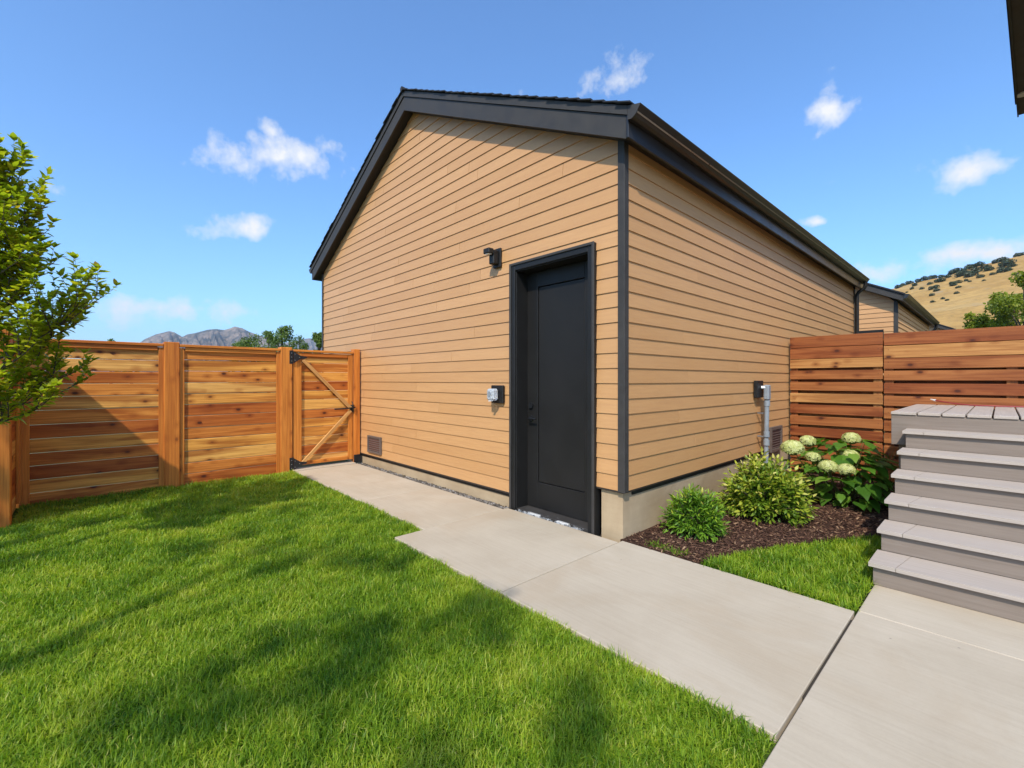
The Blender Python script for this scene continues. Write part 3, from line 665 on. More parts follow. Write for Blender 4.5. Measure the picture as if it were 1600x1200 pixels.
def grass(name, poly, dens_near, label, lmin=.030, lmax=.066, z=-.03, seed=1, cap=None):
    rg = np.random.default_rng(seed); P = np.array(poly); x0, y0 = P.min(0); x1, y1 = P.max(0)
    n = int((x1 - x0) * (y1 - y0) * dens_near); x = rg.uniform(x0, x1, n); y = rg.uniform(y0, y1, n)
    k = in_poly_np(x, y, poly); x, y = x[k], y[k]
    F_ = (x - CAM.x) * FWD.x + (y - CAM.y) * FWD.y; R_ = (x - CAM.x) * RGT.x + (y - CAM.y) * RGT.y
    keep = (F_ > .7) & (np.abs(R_) < F_ * 1.16 + .9); d = np.hypot(F_, R_)
    keep &= rg.random(len(x)) < np.clip((2.6 / d) ** 1.15, .2, 1); x, y, d = x[keep], y[keep], d[keep]; n = len(x)
    L_ = rg.uniform(lmin, lmax, n) * (0.62 + .8 * vnoise(x, y, 3, .13)); w = (rg.uniform(.0016, .0029, n)) * (1 + .18 * np.clip(d - 2, 0, 6))
    a = rg.uniform(0, 2 * np.pi, n) ; lean = np.abs(rg.normal(.62, .36, n)); dx_, dy_ = np.cos(a), np.sin(a); f = a + np.pi / 2 + rg.normal(0, .5, n)
    px_, py_ = np.cos(f) * w, np.sin(f) * w
    def ring(t, s, b): # t along the blade, s width scale, b bend amount
        h = L_ * t * np.cos(lean * b); o = L_ * t * np.sin(lean * b); return x + dx_ * o, y + dy_ * o, z + h
    ax, ay, az = x, y, np.full(n, z); mx, my, mz = ring(.55, .8, .75); tx, ty, tz = ring(1., 0., 1.35)
    V = np.stack([np.stack([ax - px_, ay - py_, az], 1), np.stack([ax + px_, ay + py_, az], 1), np.stack([mx + px_ * .8, my + py_ * .8, mz], 1), np.stack([mx - px_ * .8, my - py_ * .8, mz], 1), np.stack([tx, ty, tz], 1)], 1).reshape(-1, 3)
    b = 5 * np.arange(n)[:, None]; T = np.concatenate([b + [0, 1, 2], b + [0, 2, 3], b + [3, 2, 4]], 1).reshape(-1, 3)
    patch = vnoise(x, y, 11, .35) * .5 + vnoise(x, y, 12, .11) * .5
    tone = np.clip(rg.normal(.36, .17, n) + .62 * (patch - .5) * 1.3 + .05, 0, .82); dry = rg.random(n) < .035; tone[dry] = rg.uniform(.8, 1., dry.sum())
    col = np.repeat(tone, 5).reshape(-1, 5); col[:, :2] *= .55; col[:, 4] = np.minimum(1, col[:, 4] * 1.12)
    npmesh(name, V, T, M['grass'], col=col.ravel(), kind='stuff', label=label, cat='grass')
    return n
LAWN = [(-5.07, -3.86), (-5.07, -1.10), (-4.95, -1.097), (-1.39, -1.097), (-1.39, -1.397), (1.585, -1.397), (1.585, -3.4), (.6, -4.4), (-4.12, -4.4), (-4.12, -3.86)]
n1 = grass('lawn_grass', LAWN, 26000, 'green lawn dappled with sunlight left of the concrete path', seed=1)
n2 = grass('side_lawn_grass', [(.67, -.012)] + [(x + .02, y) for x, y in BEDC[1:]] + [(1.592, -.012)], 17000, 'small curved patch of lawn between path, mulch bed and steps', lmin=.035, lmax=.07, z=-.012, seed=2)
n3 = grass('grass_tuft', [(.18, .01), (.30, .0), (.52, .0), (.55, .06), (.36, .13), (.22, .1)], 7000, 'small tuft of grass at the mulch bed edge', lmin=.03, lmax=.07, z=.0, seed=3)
print('blades', n1, n2, n3)

# ------------------------------------------------------------------ foliage helpers
def leaves_np(P, D, Nn, ln, wd, rg, droop=.25):
    """leaf blades: base points P, directions D, approximate normals Nn; folded along the midrib (4 triangles)"""
    n = len(P); D = D / np.linalg.norm(D, axis=1)[:, None]; Sd = np.cross(D, Nn); Sd /= np.linalg.norm(Sd, axis=1)[:, None] + 1e-9; U = np.cross(Sd, D)
    ln = ln[:, None]; wd = wd[:, None]
    V = np.stack([P, P + D * ln * .30 + Sd * wd * .48 + U * wd * .12, P + D * ln * .30 - Sd * wd * .48 + U * wd * .12, P + D * ln * .68 + Sd * wd * .36 - U * ln * droop * .3, P + D * ln * .68 - Sd * wd * .36 - U * ln * droop * .3, P + D * ln - U * ln * droop], 1)
    f = np.array([[0, 2, 1], [1, 2, 4], [1, 4, 3], [3, 4, 5]])
    F = (f[None] + 6 * np.arange(n)[:, None, None]).reshape(-1, 3)
    return V.reshape(-1, 3), F
def rdir(rg, n):
    v = rg.normal(0, 1, (n, 3)); return v / np.linalg.norm(v, axis=1)[:, None]

# young tree at the left edge
def yard_tree():
    rg = np.random.default_rng(21); rr = random.Random(21); base = Vector((-2.82, -3.97, -.05))
    t = empty('young_tree', base, label='young leafy tree at the left edge in front of the fence', cat='tree')
    W_ = [(base + Vector(p)) for p in ((0, 0, 0), (.01, .02, .8), (0, .0, 1.5), (-.02, .02, 2.1), (0, 0, 2.8))]
    parts = [tube_data([p - base for p in W_], [.035, .03, .025, .017, .006], 8)]
    twP = []; leavesP, leavesD, leavesN = [], [], []
    limbs = []
    def limb(start, d, length, r, depth):
        pts = [start]; cur = start; dd = d.normalized(); nseg = 5
        for i in range(nseg):
            dd = (dd + Vector((rr.uniform(-.1, .1), rr.uniform(-.1, .1), .13 if depth else .10))).normalized(); cur = cur + dd * length / nseg; pts.append(cur)
        parts.append(tube_data([p - base for p in pts], [r * (1 - .8 * i / nseg) for i in range(nseg + 1)], 5, False))
        # leaves, two-ranked along the twig and tighter at the tip
        nl = int(length / .022)
        for i in range(nl):
            s = i / nl
            if depth == 0 and s < .25: continue
            k = min(int(s * nseg), nseg - 1); q = s * nseg - k; p = pts[k].lerp(pts[k + 1], q); td = (pts[k + 1] - pts[k]).normalized()
            sd = td.cross(Vector((0, 0, 1))); sd = sd.normalized() if sd.length > .05 else Vector((1, 0, 0))
            sg = 1 if i % 2 else -1; ang = rr.uniform(-.8, .8); sd = (Matrix.Rotation(ang, 3, td) @ sd) * sg
            leavesP.append(p); leavesD.append((td * .55 + sd + Vector((0, 0, rr.uniform(-.1, .35)))).normalized()); leavesN.append((Vector((0, 0, 1)) + Vector((rr.uniform(-.4, .4), rr.uniform(-.4, .4), 0))).normalized())
        for i in range(5):
            a = i * 2.4; leavesP.append(pts[-1]); leavesD.append((dd + Vector((math.cos(a) * .7, math.sin(a) * .7, .1))).normalized()); leavesN.append(Vector((0, 0, 1)))
        if depth < 2:
            for i in range(7 if depth == 0 else 3):
                s = rr.uniform(.25, .9); k = min(int(s * nseg), nseg - 1); p = pts[k].lerp(pts[k + 1], s * nseg - k)
                limb(p, (dd + Vector((rr.uniform(-1, 1), rr.uniform(-1, 1), rr.uniform(-.25, .6))) * .9).normalized(), length * rr.uniform(.4, .62), r * .5, depth + 1)
    # limbs: (height on the trunk, azimuth, elevation deg, length)
    tow = math.atan2(-FWD.y * .0 + RGT.y, RGT.x)      # towards picture right
    spec = [(1.05, 0, -8, .62), (1.2, .5, 8, .72), (1.35, -.35, 12, .86), (1.45, .15, 20, .92), (1.6, -.1, 30, .86), (1.75, .35, 38, .84), (1.9, -.4, 45, .8), (2.0, .1, 52, .80), (2.15, -.2, 60, .74), (2.3, .5, 68, .74), (2.4, -.3, 75, .7), (2.45, .1, 82, .72),
            (1.3, 1.4, 20, .7), (1.6, -1.3, 25, .7), (1.9, 1.2, 45, .7), (2.1, -1.2, 55, .6), (1.4, 2.6, 20, .7), (1.8, 3.2, 40, .7), (1.5, -2.4, 25, .7), (2.2, 2.4, 60, .6), (1.15, .9, -4, .6), (1.5, .75, 16, .8), (1.1, -.7, 4, .62), (1.75, -.7, 34, .76)]
    for z, a, el, ln in spec:
        z = 1.05 + (z - 1.05) * .90; ln *= .95 if el > 45 else .84
        a += tow + rr.uniform(-.15, .15); e = math.radians(el)
        limb(Vector((base.x, base.y, z)), Vector((math.cos(a) * math.cos(e), math.sin(a) * math.cos(e), math.sin(e))), ln * rr.uniform(.92, 1.05), .012, 0)
    V, F = merge(parts); meshobj('trunk', V, F, M['bark'], parent=t, smooth=True)
    P = np.array([tuple(p - base) for p in leavesP]); D = np.array([tuple(d) for d in leavesD]); Nn = np.array([tuple(d) for d in leavesN]); n = len(P)
    ln = rg.uniform(.045, .078, n); wd = ln * rg.uniform(.46, .6, n); tone = np.clip(rg.normal(.48, .2, n), 0, .9); tone[rg.random(n) < .03] = 1.
    pw = P + np.array(base); Fd = (pw - np.array(CAM)) @ np.array(FWD); Rd = (pw - np.array(CAM)) @ np.array(RGT); u = 800 + FOC * Rd / Fd
    vis = np.where(u > -5)[0]; near = vis[np.argsort(Fd[vis] - rg.uniform(0, .4, len(vis)))][:300]
    mask = np.ones(n, bool); mask[near] = False
    V, F = leaves_np(P[mask], D[mask], Nn[mask], ln[mask], wd[mask], rg)
    crown = npmesh('crown', V, F, M['leaf'], parent=t, col=np.repeat(tone[mask], 6)); crown['kind'] = 'stuff'
    v1, f1 = leaves_np(np.zeros((1, 3)), np.array([[1., 0, 0]]), np.array([[0., 0, 1]]), np.array([1.]), np.array([.49]), rg)
    lm = bpy.data.meshes.new('leaf'); lm.from_pydata([tuple(x) for x in v1], [], [tuple(int(i) for i in q) for q in f1]); lm.materials.append(M['leaf1'])
    for i in near:
        o = bpy.data.objects.new('leaf', lm); d = Vector(D[i]); nn = Vector(Nn[i]); s = d.cross(nn).normalized(); uu = s.cross(d)
        o.matrix_local = Matrix.Translation(Vector(P[i])) @ (Matrix((d, -s, uu)).transposed().to_4x4()) @ Matrix.Scale(float(ln[i]), 4); link(o, crown)
    print('tree leaves', n)
yard_tree()

# shade trees behind the camera (their crowns cast the dappled shade on the lawn)
def shade_trees():
    rg = np.random.default_rng(5); rr = random.Random(5)
    bright = [((-3.3, -3.9), (-3.5, -3.3), .42), ((-3.9, -3.0), (-3.6, -2.0), .44), ((-3.75, -1.45), (-3.6, -1.65), .34), ((-2.85, -2.15), (-1.9, -1.75), .26), ((-1.25, -3.85), (-.9, -3.1), .50), ((-.9, -3.1), (-.80, -2.4), .42), ((-.80, -2.4), (-.45, -1.65), .30), ((-2.2, -3.75), (-2.6, -3.3), .36), ((.1, -3.4), (.3, -2.9), .28), ((-1.8, -2.7), (-1.5, -2.5), .2), ((.55, -2.2), (.7, -1.9), .2), ((-2.0, -3.2), (-1.7, -2.9), .22), ((-3.0, -2.7), (-2.8, -2.5), .2)]
    def dist(p, a, b):
        p, a, b = Vector(p), Vector(a), Vector(b); d = b - a; t = max(0, min(1, (p - a).dot(d) / (d.length_squared + 1e-9))); return (p - (a + d * t)).length
    trees = [(Vector((-2.0, -6.3, 0)), 'shade tree behind the left fence, out of view, farthest from the house'), (Vector((.6, -6.5, 0)), 'shade tree behind the camera, out of view, between two others'), (Vector((3.1, -6.3, 0)), 'shade tree behind the camera, out of view, nearest the house')]
    cl = [[] for _ in trees]
    gxs = np.arange(-5.0, 1.2, .24); gys = np.arange(-4.6, -1.45, .24)
    for gx_ in gxs:
        for gy_ in gys:
            p = (gx_ + rr.uniform(-.09, .09), gy_ + rr.uniform(-.09, .09))
            dd = min(dist(p, a, b) - r for a, b, r in bright)
            if dd < 0 or (dd < .12 and rr.random() < .5) or p[1] > -1.5 or p[1] < -4.3: continue
            if rr.random() < .34: continue
            z = rr.uniform(3.3, 5.2); q = Vector((p[0], p[1], 0)) + SD * (z / SD.z)
            k = min(range(3), key=lambda i: abs(trees[i][0].x - q.x)); cl[k].append(q)
    for (b, lab), C in zip(trees, cl):
        t = empty('shade_tree', b, label=lab, cat='tree', group='shade trees behind the camera')
        top = Vector((b.x, b.y, 4.6)); parts = [tube_data([Vector((0, 0, -.1)), Vector((.03, .02, 1.5)), Vector((0, .05, 3.0)), Vector((0, 0, 4.8))], [.13, .1, .07, .02], 9)]
        for q in C[::4]:
            s = Vector((0, .02, rr.uniform(2.4, 3.8))); e = q - b; mid = s.lerp(e, .5) + Vector((0, 0, .12)); parts.append(tube_data([s, mid, e], [.022, .013, .004], 5, False))
        V, F = merge(parts); meshobj('trunk', V, F, M['bark'], parent=t, smooth=True)
        if not C: continue
        m_ = 52; ctr = np.array([tuple(q - b) for q in C]); P = np.repeat(ctr, m_, 0) + rdir(rg, len(C) * m_) * (rg.random((len(C) * m_, 1)) ** .5) * .165
        D = rdir(rg, len(P)); V, F = leaves_np(P, D, rdir(rg, len(P)), rg.uniform(.07, .11, len(P)), rg.uniform(.045, .065, len(P)), rg)
        c = npmesh('crown', V, F, M['shade_leaf'], parent=t, col=np.repeat(rg.random(len(P)), 6)); c['kind'] = 'stuff'
shade_trees()

# shrubs in the bed
def shrub(name, base, rx, ry, h, nst, mat, label, seed, lmin, lmax, wr, tips, flat=.85):
    rg = np.random.default_rng(seed); rr = random.Random(seed); base = Vector(base)
    t = empty(name, base, label=label, cat='shrub'); parts = []; P, D, T = [], [], []
    for i in range(nst):
        a = rr.uniform(0, 2 * math.pi); e = math.acos(rr.uniform(0.0, 1)) ; rad = rr.uniform(.72, 1.05)
        d = Vector((math.cos(a) * math.sin(e) * rx, math.sin(a) * math.sin(e) * ry, math.cos(e) * h)) * rad
        tip = Vector((0, 0, .05)) + d; mid = tip * .5 + Vector((0, 0, .04)); 
        if i % 3 == 0: parts.append(tube_data([Vector((rr.uniform(-.03, .03), rr.uniform(-.03, .03), 0)), mid, tip], [.005, .004, .0015], 4, False))
        dirn = (tip - mid).normalized(); nl = 17
        for k in range(nl):
            s = .38 + .66 * k / nl; p = mid.lerp(tip, (s - .38) / .62 * 1.0) if s > .38 else mid
            q = Vector((rr.gauss(0, 1), rr.gauss(0, 1), rr.gauss(0, 1))).normalized(); out = (dirn * .8 + q * .75 + Vector((0, 0, .12))).normalized()
            P.append(p + q * .02); D.append(out); up = max(0, tip.normalized().z); T.append(min(1, max(0, rr.gauss(.22, .1) + tips * max(0, (s - .72)) * 2.4 * (.35 + .65 * up) * rr.uniform(.4, 1.3))))
    P = np.array([tuple(p) for p in P]); D = np.array([tuple(p) for p in D]); P[:, 2] = np.maximum(P[:, 2], .02); n = len(P); ln = rg.uniform(lmin, lmax, n)
    V, F = merge(parts); meshobj('stems', V, F, M['bark'], parent=t)
    Nn = rdir(rg, n) * .7 + np.array([0, 0, 1.]); V, F = leaves_np(P, D, Nn, ln, ln * wr, rg)
    f = npmesh('foliage', V, F, mat, parent=t, col=np.repeat(np.array(T), 6)); f['kind'] = 'stuff'
shrub('feathery_shrub', (.34, .60, 0), .27, .27, .36, 230, M['juniper_leaf'], 'small round feathery green shrub nearest the path', 31, .032, .062, .30, .8)
shrub('spirea_shrub', (.58, 1.62, 0), .42, .42, .56, 430, M['spirea'], 'larger yellow-green spirea shrub with pale tips in the middle of the bed', 32, .036, .066, .45, .95)

def hydrangea():
    rr = random.Random(41); rg = np.random.default_rng(41); base = Vector((.98, 2.95, 0))
    t = empty('hydrangea', base, label='hydrangea bush with pale green round flower heads below the slat fence', cat='hydrangea')
    # heart-shaped leaf, unit length
    ol = [(0, .0), (.06, .22), (.25, .36), (.5, .33), (.75, .19), (1.0, 0.)]
    V = [Vector((0, 0, 0)), Vector((.25, 0, -.02)), Vector((.5, 0, .0)), Vector((.75, 0, -.04)), Vector((1, 0, -.16))]
    Lr = [Vector((x - .05, y, .07 - .10 * x)) for x, y in ol[1:5]]; Rr = [Vector((p.x, -p.y, p.z)) for p in Lr]
    VV = V + Lr + Rr; F = []
    mid = [0, 1, 2, 3, 4]; l = [5, 6, 7, 8]; r = [9, 10, 11, 12]
    F += [(0, 1, 6, 5), (1, 2, 7, 6), (2, 3, 8, 7), (3, 4, 8), (0, 9, 10, 1), (1, 10, 11, 2), (2, 11, 12, 3), (3, 12, 4)]
    lm = bpy.data.meshes.new('leaf'); lm.from_pydata([tuple(v) for v in VV], [], F); lm.materials.append(M['hyd_leaf']); lm.shade_smooth()
    parts = []
    def leaf(p, d, s, nrm=Vector((0, 0, 1))):
        d = d.normalized(); s_ = nrm.cross(d); s_ = s_.normalized() if s_.length > .05 else Vector((1, 0, 0)); n = d.cross(s_)
        o = bpy.data.objects.new('leaf', lm); o.matrix_local = Matrix.Translation(p) @ Matrix((d, s_, n)).transposed().to_4x4() @ Matrix.Scale(s, 4); link(o, t)
    # flower heads placed at their real spots: pixel + depth from the camera
    heads = [(1238, 701, 4.75, .108), (1262, 690, 5.15, .085), (1330, 686, 5.05, .09), (1270, 715, 4.85, .072), (1294, 730, 4.7, .088), (1322, 735, 4.72, .085), (1328, 713, 5.0, .09), (1240, 757, 4.5, .045)]
    for u, v, dep, r in heads:
        c = at(u, v, dep) - base; parts.append(tube_data([Vector((c.x * .25, c.y * .25, 0)), Vector((c.x * .7, c.y * .7, c.z * .55)), c], [.007, .006, .004], 5, False))
        n = int(330 * (r / .09) ** 2); d = rdir(rg, n); d[:, 2] = np.where(d[:, 2] < -.35, -d[:, 2], d[:, 2]); P = d * r * np.array([1, 1, .8]) * rg.uniform(.86, 1.02, (n, 1))
        # each floret: four small petals
        Vs, Fs, cs = [], [], []
        t1 = np.cross(d, rdir(rg, n)); t1 /= np.linalg.norm(t1, axis=1)[:, None]; t2 = np.cross(d, t1); q = r * .12 + .003
        V = []
        for a in (0, 1, 2, 3):
            e = t1 * math.cos(a * HALF) + t2 * math.sin(a * HALF); g = t1 * math.cos(a * HALF + HALF) + t2 * math.sin(a * HALF + HALF)
            V.append(np.stack([P, P + e * q + g * q * .45 + d * q * .1, P + e * q * 1.15 + d * q * .22, P + e * q - g * q * .45 + d * q * .1], 1))
        V = np.concatenate(V, 0).reshape(-1, 3); F = np.arange(len(V)).reshape(-1, 4); tone = np.tile(np.repeat(np.clip(rg.normal(.55, .22, n) + .2 * d[:, 2], 0, 1), 4), 4)
        h = npmesh('flower_head', V, F, M['hyd_flower'], parent=t, col=tone, loc=c)
        core = bmesh.new(); bmesh.ops.create_icosphere(core, subdivisions=2, radius=r * .84); me = bpy.data.meshes.new('flower_core'); core.to_mesh(me); core.free(); me.materials.append(M['stem']); me.transform(Matrix.Diagonal((1, 1, .8, 1)))
        link(bpy.data.objects.new('flower_core', me), h)
        for i in range(4):
            a = rr.uniform(0, 6.28); leaf(c + Vector((math.cos(a) * .02, math.sin(a) * .02, -r * .7 - .05)), Vector((math.cos(a), math.sin(a), -.12)), rr.uniform(.12, .18))
    for i in range(230):
        a = rr.uniform(0, 6.28); ph = rr.uniform(.0, 1.0); rad = rr.uniform(.55, 1.0)
        z = .06 + ph * .62; w = math.sqrt(max(.05, 1 - (z / .78) ** 2)) * rad
        p = Vector((math.cos(a) * .47 * w, math.sin(a) * .56 * w, z)); leaf(p, Vector((math.cos(a), math.sin(a), rr.uniform(-.75, .15))), rr.uniform(.11, .20), Vector((math.cos(a) * .5, math.sin(a) * .5, 1)))
        if i % 6 == 0: parts.append(tube_data([Vector((p.x * .2, p.y * .2, 0)), Vector((p.x * .6, p.y * .6, z * .6)), p], [.006, .005, .003], 5, False))
    V, F = merge(parts); meshobj('stems', V, F, M['stem'], parent=t, smooth=True)
    # thin grassy sprays beside the steps
    parts = []
    for i in range(5):
        b0 = Vector((.33 + rr.uniform(-.04, .04), .1 + rr.uniform(-.2, .2), 0)); e = b0 + Vector((rr.uniform(0, .12), rr.uniform(-.1, .1), rr.uniform(.5, .7))); parts.append(tube_data([b0, b0.lerp(e, .6) + Vector((-.03, 0, .05)), e], [.004, .003, .001], 4, False))
    V, F = merge(parts); meshobj('side_shoots', V, F, M['stem'], parent=t)
hydrangea()

# ------------------------------------------------------------------ neighbouring garages
def neighbour(y0, x0, zg, w, ln, label, window=True):
    t = empty('neighbour_garage', (x0, y0, zg), label=label, cat='garage', group=None)
    ez = 3.45 + zg; rx = x0 - w / 2
    zl = lambda x: ez + .06 + .5 * (w / 2 - abs(x - rx))
    wl = prism('gable_wall', [(x0 - w, zg - 1), (x0, zg - 1), (x0, zl(x0)), (rx, zl(rx)), (x0 - w, zl(x0 - w))], 'y', y0 + .02, y0 + ln, M['black'], t)
    k = 0; top = zl(rx)
    while True:
        z0 = zg + 1.2 + k * .15; z1 = z0 + .15
        if z0 > top - .1: break
        b0 = min(x0 - .03, rx + (zl(rx) - z0) / .5); b1 = min(x0 - .03, rx + (zl(rx) - z1) / .5); a0 = max(x0 - w, rx - (zl(rx) - z0) / .5); a1 = max(x0 - w, rx - (zl(rx) - z1) / .5)
        if b1 < a1: b1 = a1 = rx
        lap2(wl, a0, b0, a1, b1, z0, z1, y0)
        if z1 < ez + .05: lap3(wl, y0 + .04, y0 + ln, z0, z1, x0)
        k += 1
    box('corner_trim', (x0 - .05, y0 - .03, zg), (x0 + .05, y0 + .05, ez), M['trim'], t)
    rf = prism('roof', [(rx, zl(rx)), (x0 + .2, zl(x0 + .2)), (x0 + .2, zl(x0 + .2) + .2), (rx, zl(rx) + .2), (x0 - w - .2, zl(x0 - w - .2) + .2), (x0 - w - .2, zl(x0 - w - .2))], 'y', y0 - .3, y0 + ln + .3, M['trim'], t)
    prism('shingles', [(rx, zl(rx) + .205), (x0 + .24, zl(x0 + .24) + .205), (x0 + .24, zl(x0 + .24) + .25), (rx, zl(rx) + .25), (x0 - w - .24, zl(x0 - w - .24) + .25), (x0 - w - .24, zl(x0 - w - .24) + .205)], 'y', y0 - .34, y0 + ln + .34, M['shingle'], rf)
    prism('gutter', [(x0 + .205, ez + .02), (x0 + .3, ez + .05), (x0 + .34, ez + .15), (x0 + .205, ez + .17)], 'y', y0 - .3, y0 + ln + .3, M['gutter'], rf)
    tube('downspout', [(x0 + .26, y0 + ln, ez + .05), (x0 + .22, y0 + ln, ez - .15), (x0 + .08, y0 + ln, ez - .3), (x0 + .08, y0 + ln, zg)], .05, M['black'], t, seg=8)
    if window:
        wf = box('window', (x0 - 1.35, y0 - .05, zg + 1.4), (x0 - .29, y0 + .01, 2.92), M['black'], t)
        box('pane', (x0 - 1.28, y0 - .056, zg + 1.47), (x0 - .36, y0 - .0505, 2.80), plain('dark_glass', (.02, .025, .03), .1, .6), wf)
def lap2(par, a0, b0, a1, b1, z0, z1, y0):
    c = Vector(((a0 + b0) / 2, y0, z0)); V = [(a0, y0 - .02, z0), (b0, y0 - .02, z0), (b1, y0 - .002, z1), (a1, y0 - .002, z1), (a0, y0 + .019, z0), (b0, y0 + .019, z0), (b1, y0 + .019, z1), (a1, y0 + .019, z1)]
    meshobj('siding_board', [Vector(v) - c for v in V], [(0, 1, 2, 3), (4, 7, 6, 5), (0, 4, 5, 1), (1, 5, 6, 2), (2, 6, 7, 3), (3, 7, 4, 0)], M['siding'], c - parent_world(par), par)
def lap3(par, ya, yb, z0, z1, x0):
    c = Vector((x0, (ya + yb) / 2, z0)); V = [(x0 + .03, ya, z0), (x0 + .03, yb, z0), (x0 + .008, yb, z1), (x0 + .008, ya, z1), (x0 + .001, ya, z0), (x0 + .001, yb, z0), (x0 + .001, yb, z1), (x0 + .001, ya, z1)]
    meshobj('siding_board', [Vector(v) - c for v in V], [(0, 1, 2, 3), (4, 7, 6, 5), (0, 4, 5, 1), (1, 5, 6, 2), (2, 6, 7, 3), (3, 7, 4, 0)], M['siding'], c - parent_world(par), par)
neighbour(14.7, 0.0, .30, 6.8, 9.2, 'neighbouring tan garage seen past the near garage, with black window')
neighbour(34.0, .05, .75, 6.8, 8.0, 'farthest tan garage, only its dark roof end showing over the fence', False)

# ------------------------------------------------------------------ hill, mountains, distant trees
def fbm(x, y, seed, cell, octv=5):
    s = 0; a = 1; tot = 0
    for o in range(octv): s = s + a * vnoise(x, y, seed + o, cell); tot += a; a *= .5; cell *= .5
    return s / tot
def hill_z(x, y):
    crest = np.interp(x, [-500, -250, -120, -46, 11, 80, 200, 400], [8, 22, 44, 62.5, 77.5, 93, 118, 140])
    s = np.clip((y - 60) / 345, 0, 1.6); prof = np.where(s < 1, s * s * (3 - 2 * s) * .35 + s * .65, 1 - (s - 1) * .7)
    return -1.0 + crest * prof + (fbm(x, y, 50, 60) - .5) * 9 * np.clip(s * 1.5, 0, 1) + (fbm(x, y, 60, 14, 3) - .5) * 2.2 * np.clip(s * 2, 0, 1)
def hill():
    n = NT('dry_grass_hill'); co = n.coord('Object'); a = n.noise(co, .025, 7, .62, .6); b = n.noise(co, .3, 6, .65); st = n.noise(n.coord('Object', (.02, .02, .25)), 1, 5, .6)
    c = n.mix(n.ramp(a, [(.38, 0.), (.62, 1.)]), (.40, .225, .066), (.47, .285, .095)); c = n.mix(n.ramp(b, [(.42, .55), (.58, 0.)]), c, (.28, .165, .055)); c = n.mix(n.ramp(st, [(.52, 0.), (.66, .6)]), c, (.46, .31, .13))
    c = n.mix(n.ramp(n.noise(co, .9, 4, .7, .5), [(.60, 0.), (.66, .8)]), c, (.13, .11, .05)); c = n.mix(n.ramp(n.noise(co, .12, 5, .6, 1.2), [(.60, 0.), (.70, .6)]), c, (.30, .23, .15))
    m = n.fin(c, .95, .1)
    xs = np.linspace(-520, 420, 190); ys = np.linspace(60, 620, 130); X, Y = np.meshgrid(xs, ys); Z = hill_z(X.ravel(), Y.ravel())
    V = np.stack([X.ravel(), Y.ravel(), Z], 1); nx = len(xs); i = np.arange((len(ys) - 1) * (nx - 1)); r, c_ = i // (nx - 1), i % (nx - 1); F = np.stack([r * nx + c_, r * nx + c_ + 1, (r + 1) * nx + c_ + 1, (r + 1) * nx + c_], 1)
    npmesh('hill', V, F, m, smooth=True, kind='structure')
hill()
def blobmesh(name, rg, n, r, leaf, mat, squash=.8, lobes=5):
    C = np.concatenate([np.zeros((1, 3)), rdir(rg, lobes) * r * .5 * np.array([1, 1, .6])]); R = np.concatenate([[r * .75], rg.uniform(.35, .55, lobes) * r])
    k = rg.integers(0, len(C), n); d = rdir(rg, n); P = C[k] + d * R[k][:, None] * rg.uniform(.75, 1.05, (n, 1)) ** .5 * np.array([1, 1, squash]); P[:, 2] += r * squash * .8
    D = d + rdir(rg, n) * .8; Vv, F = leaves_np(P, D, rdir(rg, n) + d, rg.uniform(.6, 1.2, n) * leaf, rg.uniform(.4, .8, n) * leaf, rg)
    tone = np.clip(.25 + .45 * (P[:, 2] / (2 * r)) + rg.normal(0, .16, n), 0, 1)
    return Vv, F, np.repeat(tone, 6)
def np_to_mesh(name, V, F, col, mat):
    o = npmesh(name, V, F, mat, col=col); me = o.data; COL.objects.unlink(o); bpy.data.objects.remove(o); return me
